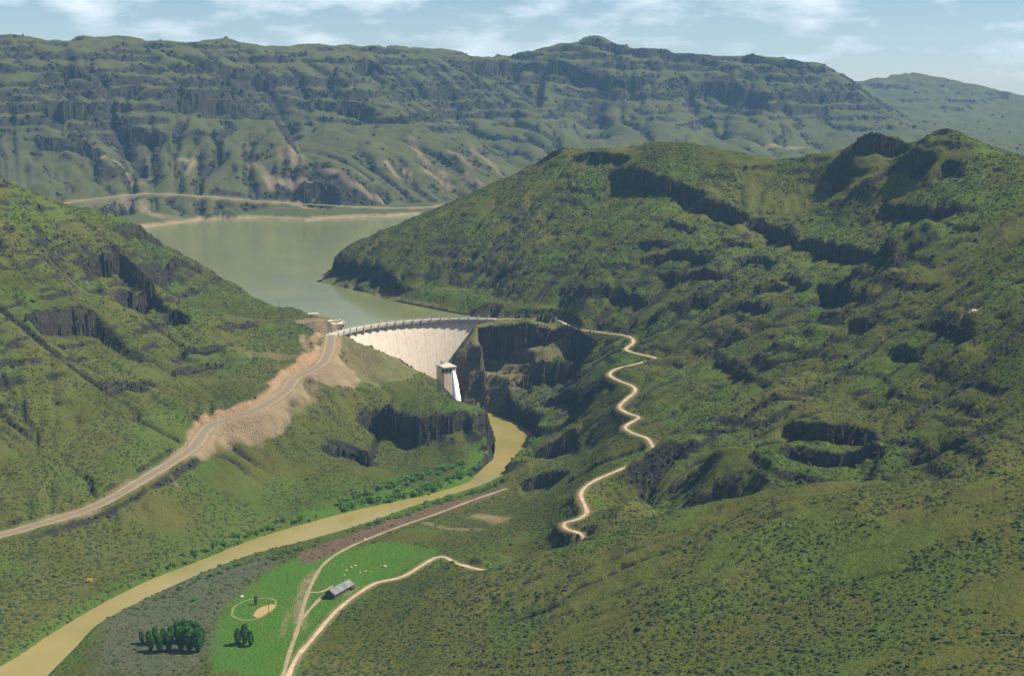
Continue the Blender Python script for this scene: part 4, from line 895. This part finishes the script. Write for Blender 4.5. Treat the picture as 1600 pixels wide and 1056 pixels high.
def trunk_mesh(h, r_, seed):
    r = random.Random(seed); b_ = MB(); b_.tube([(0, 0, -0.5), (r.uniform(-.1, .1), r.uniform(-.1, .1), h * 0.4), (r.uniform(-.2, .2), r.uniform(-.2, .2), h * 0.75)], [r_, r_ * 0.7, r_ * 0.25], 6)
    for k in range(5):
        z_ = h * r.uniform(0.25, 0.6); th = r.uniform(0, 6.28); l = h * 0.22; b_.tube([(0, 0, z_), (l * 0.5 * math.cos(th), l * 0.5 * math.sin(th), z_ + l * 0.5), (l * 0.8 * math.cos(th), l * 0.8 * math.sin(th), z_ + l)], [r_ * 0.35, r_ * 0.25, r_ * 0.1], 5)
    me = bpy.data.meshes.new('trunk'); me.from_pydata(b_.v, [], b_.f); me.update(); me.materials.append(M_BARK); return me
bush_me = [leaf_crown('crown', 4.6, 3.6, 0.2, 260, 0.42, 'round', s_) for s_ in (1, 2, 3, 4)]
for m_ in bush_me: m_.materials.append(M_WILL)
stem_me = trunk_mesh(3.4, 0.14, 5)
def bush(x, y, s_, label, group, me=None, mtl=None):
    z_ = float(hz(x, y)); o = empty('willow_bush', (x, y, z_), random.uniform(0, 6.28)); o.scale = (s_, s_, s_ * random.uniform(0.85, 1.15)); tag(o, label, 'bush', group)
    c_ = link('crown', me or random.choice(bush_me), None, o); t = link('stem', stem_me, None, o); return o
def bush_row(px, count, smin, smax, spread, label, group):
    line = smooth_line([cast(*p) for p in px], 3.0); 
    for k in range(count):
        p = line[int((k + random.uniform(0.1, 0.9)) / count * (len(line) - 1))]; x, y = p[0] + random.gauss(0, spread), p[1] + random.gauss(0, spread)
        if float(hz(x, y)) < 0.1: x, y = p[0], p[1]
        bush(x, y, random.uniform(smin, smax), label, group)
bush_row([(535, 797), (570, 786), (620, 778), (660, 766), (700, 752), (735, 742), (752, 728)], 46, 0.9, 1.7, 4, 'bright green rounded bush on the far river bank below the columned cliff', 'bushes on the far river bank')
bush_row([(560, 778), (610, 762), (650, 748), (690, 735), (725, 722)], 34, 0.9, 1.8, 6, 'green bush in the thicket between the columned cliff and the river', 'bushes below the columned cliff')
bush_row([(225, 900), (300, 870), (370, 845), (430, 822), (500, 803)], 30, 0.6, 1.3, 3, 'green bush lining the hill-side river bank downstream', 'bushes along the lower far bank')
bush_row([(580, 822), (620, 808), (680, 786), (720, 776), (760, 764), (800, 745)], 26, 0.6, 1.3, 2.5, 'green bush on the near river bank beside the brown strip', 'bushes along the near bank')
bush_row([(240, 938), (300, 912), (370, 884), (430, 868), (480, 855)], 26, 0.5, 0.9, 2, 'low dark bush on the near river bank beside the grey gravel flat', 'bushes by the gravel flat')
bush_row([(290, 945), (330, 925), (370, 912), (400, 905)], 10, 0.5, 0.8, 3, 'small dark bush standing on the grey gravel flat', 'bushes on the gravel flat')
bush_row([(420, 880), (445, 868), (470, 858), (500, 846)], 10, 0.6, 1.0, 2, 'green bush at the lawn edge next to the river', 'bushes at the lawn edge')
bush_row([(790, 640), (810, 655), (835, 690), (825, 715)], 12, 0.8, 1.4, 4, 'dark green bush at the foot of the gorge wall by the pool', 'bushes by the pool')
yb = cast(140, 909); ym = leaf_crown('crown', 4.0, 3.0, 0.2, 220, 0.4, 'round', 9); ym.materials.append(M_YEL); o = bush(yb[0], yb[1], 1.0, 'single yellow flowering bush on the far river bank', None, ym); o.name = 'flowering_bush'
tree_me = [leaf_crown('crown', 5.2, 16.0, 0.3, 1300, 0.42, 'tall', s_) for s_ in (21, 22, 23)]
for m_ in tree_me: m_.materials.append(M_TREE)
tr_me = trunk_mesh(12.0, 0.32, 12)
def tree(px, py, s_, label, group=None):
    p = WZ(px, py, 4.5); z_ = float(hz(p[0], p[1])); o = empty('poplar_tree', (p[0], p[1], z_), random.uniform(0, 6.28)); o.scale = (s_ * 1.25, s_ * 1.25, s_); tag(o, label, 'tree', group); link('crown', random.choice(tree_me), None, o); link('trunk', tr_me, None, o)
for k, (x, y, s_) in enumerate(((222, 1004, 0.62), (233, 1006, 0.7), (243, 1002, 0.75), (256, 1003, 0.72), (268, 1004, 0.85), (278, 1000, 0.95), (289, 1002, 1.1), (298, 1000, 1.0), (307, 1004, 1.05), (316, 1008, 0.85), (236, 1016, 0.8), (250, 1018, 0.9), (264, 1016, 0.95), (283, 1015, 1.15), (296, 1017, 1.2), (310, 1018, 1.1))): tree(x, y, s_, 'dark green poplar in the clump between the gravel flat and the ball field', 'poplars by the gravel flat')
for x, y, s_ in ((372, 1008, 0.8), (383, 1006, 0.95), (392, 1010, 0.75)): tree(x, y, s_, 'dark green poplar at the near edge of the ball field', 'poplars by the ball field')
tree(400, 945, 0.0001 + 0.45, 'small lone tree standing on the bright green ball field')
# utility poles along the track
M_POLE = simple('pole_wood', (0.06, 0.05, 0.04), 0.2, 2.0)
for (x, y), lab in (((449, 912), 'thin wooden utility pole on the lawn left of the shed'), ((462, 876), 'thin wooden utility pole near the river bend above the lawn'), ((420, 960), 'thin wooden utility pole beside the sandy infield'), ((437, 484), 'thin wooden pole on the left hill edge against the lake')):
    p = cast(x, y); o = empty('utility_pole', p); tag(o, lab, 'pole', 'utility poles')
    MB().tube([(0, 0, -1), (0, 0, 11)], [0.22, 0.16], 7).build('post', M_POLE, o); MB().box((0, 0, 10.2), (2.6, 0.16, 0.18)).build('crossarm', M_POLE, o)
# pale boulders and rubble
M_BOUL = simple('pale_boulder', (0.36, 0.33, 0.26), 0.2, 0.8)
def boulder(px, py, s_, label, group=None, m_=M_BOUL):
    p = cast(px, py); bm = bmesh.new(); bmesh.ops.create_icosphere(bm, subdivisions=2, radius=1.0); r = random.Random(px)
    for v in bm.verts: v.co = Vector((v.co.x * s_[0], v.co.y * s_[1], v.co.z * s_[2])) * r.uniform(0.75, 1.15)
    me = bpy.data.meshes.new('boulder'); bm.to_mesh(me); bm.free(); o = link('boulder', me, m_); o.location = (p[0], p[1], p[2] + s_[2] * 0.35); o.rotation_euler = (0, 0, r.uniform(0, 3)); tag(o, label, 'boulder', group)
for k, (x, y, s_) in enumerate(((549, 886, 1.0), (555, 884, 1.3), (541, 891, 0.9), (563, 894, 0.8), (571, 892, 0.9), (538, 898, 0.8), (580, 893, 0.6))): boulder(x, y, (s_ * 1.2, s_, s_ * 0.7), 'pale boulder in the scatter on the grass behind the shed', 'pale boulders behind the shed')
boulder(601, 885, (2.0, 1.5, 1.1), 'larger pale boulder alone on the grass right of the scattered boulders')
boulder(378, 932, (2.4, 1.2, 1.0), 'pale slab boulder beside the ball field')
boulder(570, 842, (1.8, 1.0, 0.8), 'pale boulder on the brown strip next to the river')
boulder(1522, 487, (3.0, 2.4, 1.8), 'bright pale boulder on the right hill near the picture edge')
boulder(670, 774, (1.7, 1.3, 1.6), 'dark boulder standing in the narrow part of the river', None, M_ROCK)

# sagebrush over the hillsides (nobody could count it)
NS = 190000
us = rng.random(NS); ths = R_(-25) + rng.random(NS) * R_(50); rs = np.sqrt(560 ** 2 + us * (2250 ** 2 - 560 ** 2)); xs, ys = rs * np.sin(ths), rs * np.cos(ths)
def samp(A): return hz(xs, ys, A)
keep = samp(sage) > 0.15 + 0.75 * rng.random(NS)
keep |= (samp(lush) > 0.5) & (samp(riv_d) < 60) & (samp(riv_d) > 4) & (xs < -60) & (ys > 1150) & (rng.random(NS) < 0.5)
keep |= (samp(gravel) > 0.5) & (rng.random(NS) < 0.55)
keep |= (samp(plough) > 0.5) & (rng.random(NS) < 0.25)
keep &= (samp(riv_d) > 1.5) & (samp(lake_d) > 2) & (samp(bare) < 0.3)
for line, dd_ in ((line_L, 8), (line_R, 5.5), (line_T, 5), (line_S, 3), (line_S2, 3)):
    k2 = np.where(keep)[0]; la = np.array(line)
    dmin = np.full(len(k2), 1e9)
    for p in la[::2]: dmin = np.minimum(dmin, (xs[k2] - p[0]) ** 2 + (ys[k2] - p[1]) ** 2)
    keep[k2[dmin < dd_ ** 2]] = False
adx = np.hypot(xs - DC[0], ys - DC[1]); keep &= ~((adx > RAD - 60) & (adx < RAD + 14) & (np.abs(np.arctan2((xs - DC[0]) * cdir[0] + (ys - DC[1]) * cdir[1], (xs - DC[0]) * UPS[0] + (ys - DC[1]) * UPS[1])) < ANG * 1.02))
loc = (np.stack([xs - cc[0], ys - cc[1]], 1)); keep &= np.hypot(loc[:, 0], loc[:, 1]) > 22
k2 = np.where(keep)[0]; P3 = np.stack([xs[k2], ys[k2], hz(xs[k2], ys[k2]) - 0.15], 1); wk = hz(xs[k2], ys[k2], wet); scl = (0.36 + 0.62 * rng.random(len(k2)) ** 1.6) * (1 + 1.0 * (rng.random(len(k2)) < 0.05 + 0.35 * sstep(0.4, 0.7, wk)) * rng.random(len(k2))) * (1 + 0.35 * (rs[k2] > 1500) + 0.2 * (rs[k2] < 1100))
me = bpy.data.meshes.new('sagebrush'); me.vertices.add(len(k2)); me.vertices.foreach_set('co', P3.astype(np.float32).ravel()); at = me.attributes.new('scl', 'FLOAT', 'POINT'); at.data.foreach_set('value', scl.astype(np.float32)); me.update()
sage_o = link('sagebrush', me); tag(sage_o, 'scattered dark sagebrush over the near hillsides', 'sagebrush', None, 'stuff')
ng = bpy.data.node_groups.new('sagebrush', 'GeometryNodeTree'); ng.interface.new_socket('Geometry', in_out='INPUT', socket_type='NodeSocketGeometry'); ng.interface.new_socket('Geometry', in_out='OUTPUT', socket_type='NodeSocketGeometry')
N = ng.nodes.new; gi, go = N('NodeGroupInput'), N('NodeGroupOutput'); iop = N('GeometryNodeInstanceOnPoints'); jn = N('GeometryNodeJoinGeometry')
for k in range(4):
    ic = N('GeometryNodeMeshIcoSphere'); ic.inputs['Radius'].default_value = 1.0; ic.inputs['Subdivisions'].default_value = 2; sp_ = N('GeometryNodeSetPosition'); ps = N('GeometryNodeInputPosition'); tn_ = N('ShaderNodeTexNoise'); tn_.noise_dimensions = '4D'; tn_.inputs['W'].default_value = k * 7.3; tn_.inputs['Scale'].default_value = 1.6
    sb = N('ShaderNodeVectorMath'); sb.operation = 'SUBTRACT'; sb.inputs[1].default_value = (0.5, 0.5, 0.42); ml = N('ShaderNodeVectorMath'); ml.operation = 'MULTIPLY'; ml.inputs[1].default_value = (2.0, 2.0, 1.4)
    ng.links.new(ps.outputs[0], tn_.inputs['Vector']); ng.links.new(tn_.outputs['Color'], sb.inputs[0]); ng.links.new(sb.outputs[0], ml.inputs[0]); ng.links.new(ic.outputs['Mesh'], sp_.inputs['Geometry']); ng.links.new(ml.outputs[0], sp_.inputs['Offset'])
    tf = N('GeometryNodeTransform'); tf.inputs['Scale'].default_value = (1.25, 1.0 + 0.1 * k, 0.72); ng.links.new(sp_.outputs[0], tf.inputs['Geometry']); sm_ = N('GeometryNodeSetMaterial'); sm_.inputs['Material'].default_value = M_SAGE; ng.links.new(tf.outputs[0], sm_.inputs['Geometry'])
    g2 = N('GeometryNodeGeometryToInstance'); ng.links.new(sm_.outputs[0], g2.inputs[0]); ng.links.new(g2.outputs[0], jn.inputs[0])
na = N('GeometryNodeInputNamedAttribute'); na.data_type = 'FLOAT'; na.inputs['Name'].default_value = 'scl'; rv = N('FunctionNodeRandomValue'); rv.data_type = 'FLOAT_VECTOR'; rv.inputs[1].default_value = (0.2, 0.2, 6.28)
iop.inputs['Pick Instance'].default_value = True
ng.links.new(gi.outputs[0], iop.inputs['Points']); ng.links.new(jn.outputs[0], iop.inputs['Instance']); ng.links.new(na.outputs['Attribute'], iop.inputs['Scale']); ng.links.new(rv.outputs[0], iop.inputs['Rotation']); ng.links.new(iop.outputs[0], go.inputs[0])
sage_o.modifiers.new('scatter', 'NODES').node_group = ng

# broken rock along the ledges and under the cliffs
NQ = 400000
xs2 = R_(-25) + rng.random(NQ) * R_(50); rs2 = np.sqrt(850 ** 2 + rng.random(NQ) * (2300 ** 2 - 850 ** 2)); xr, yr = rs2 * np.sin(xs2), rs2 * np.cos(xs2)
rk = hz(xr, yr, rock); kp = (rng.random(NQ) < 0.32 * sstep(0.35, 0.9, rk) + 0.22 * sstep(0.2, 0.6, hz(xr, yr, rockm))) & (hz(xr, yr, riv_d) > 1) & (hz(xr, yr, lake_d) > 1) & (hz(xr, yr, bare) < 0.4)
aq = np.hypot(xr - DC[0], yr - DC[1]); kp &= ~((aq > RAD - 60) & (aq < RAD + 14) & (np.abs(np.arctan2((xr - DC[0]) * cdir[0] + (yr - DC[1]) * cdir[1], (xr - DC[0]) * UPS[0] + (yr - DC[1]) * UPS[1])) < ANG * 0.9))
for line, dd_ in ((line_L, 8), (line_R, 5.5), (line_T, 5)):
    kk = np.where(kp)[0]; dmin = np.full(len(kk), 1e9)
    for p in np.array(line)[::2]: dmin = np.minimum(dmin, (xr[kk] - p[0]) ** 2 + (yr[kk] - p[1]) ** 2)
    kp[kk[dmin < dd_ ** 2]] = False
kk = np.where(kp)[0]; P4 = np.stack([xr[kk], yr[kk], hz(xr[kk], yr[kk]) + 0.2], 1); sc4 = 0.6 + 1.7 * rng.random(len(kk)) ** 2.2
tf_ = R_(-24) + rng.random(260000) * R_(48); rf_ = np.sqrt(2850 ** 2 + rng.random(260000) * (7300 ** 2 - 2850 ** 2)); xf, yf = rf_ * np.sin(tf_), rf_ * np.cos(tf_)
kf = (rng.random(260000) < 0.6 * sstep(0.4, 0.9, hz(xf, yf, rock)) + 0.003) & (hz(xf, yf, lake_d) > 3) & (hz(xf, yf, bare) < 0.3); xf, yf = xf[kf], yf[kf]
P4 = np.concatenate([P4, np.stack([xf, yf, hz(xf, yf) + 0.5], 1)]); sc4 = np.concatenate([sc4, 2.5 + 5.5 * rng.random(len(xf)) ** 2]); kk = np.arange(len(P4))
me = bpy.data.meshes.new('rock_rubble'); me.vertices.add(len(kk)); me.vertices.foreach_set('co', P4.astype(np.float32).ravel()); at = me.attributes.new('scl', 'FLOAT', 'POINT'); at.data.foreach_set('value', sc4.astype(np.float32)); me.update()
rub = link('rock_rubble', me); tag(rub, 'broken dark basalt blocks along the ledges and cliff feet', 'rubble', None, 'stuff')
n2 = ng.copy(); n2.name = 'rubble'
for nd in n2.nodes:
    if nd.bl_idname == 'GeometryNodeSetMaterial': nd.inputs['Material'].default_value = M_ROCK
    if nd.bl_idname == 'GeometryNodeMeshIcoSphere': nd.inputs['Subdivisions'].default_value = 1
    if nd.bl_idname == 'GeometryNodeTransform': nd.inputs['Scale'].default_value = (1.1, 0.8, 0.95)
rub.modifiers.new('scatter', 'NODES').node_group = n2

# ------------------------------------------------------------------ air
hb = MB().box((200, 4500, 400), (11000, 11000, 100)); zlo, zhi = float(Z.min()) - 10, float(max(Z.max(), HCAM)) + 40
me = bpy.data.meshes.new('haze'); x0, x1, y0, y1 = -6000, 6500, -600, 10500
me.from_pydata([(x, y, z_) for z_ in (zlo, zhi) for x, y in ((x0, y0), (x1, y0), (x1, y1), (x0, y1))], [], [(3, 2, 1, 0), (4, 5, 6, 7), (0, 1, 5, 4), (1, 2, 6, 5), (2, 3, 7, 6), (3, 0, 4, 7)]); me.update()
hm = bpy.data.materials.new('haze'); hm.use_nodes = True; hm.node_tree.nodes.clear(); ho = hm.node_tree.nodes.new('ShaderNodeOutputMaterial'); hv = hm.node_tree.nodes.new('ShaderNodeVolumePrincipled'); hv.inputs['Density'].default_value = 0.000042; hv.inputs['Color'].default_value = (0.32, 0.64, 1.0, 1); hv.inputs['Anisotropy'].default_value = 0.0
hm.node_tree.links.new(hv.outputs[0], ho.inputs['Volume']); tag(link('haze', me, hm), kind='stuff')
print('control points', n, 'grid', NR, NT, 'shrubs', len(k2), 'rubble', len(kk))
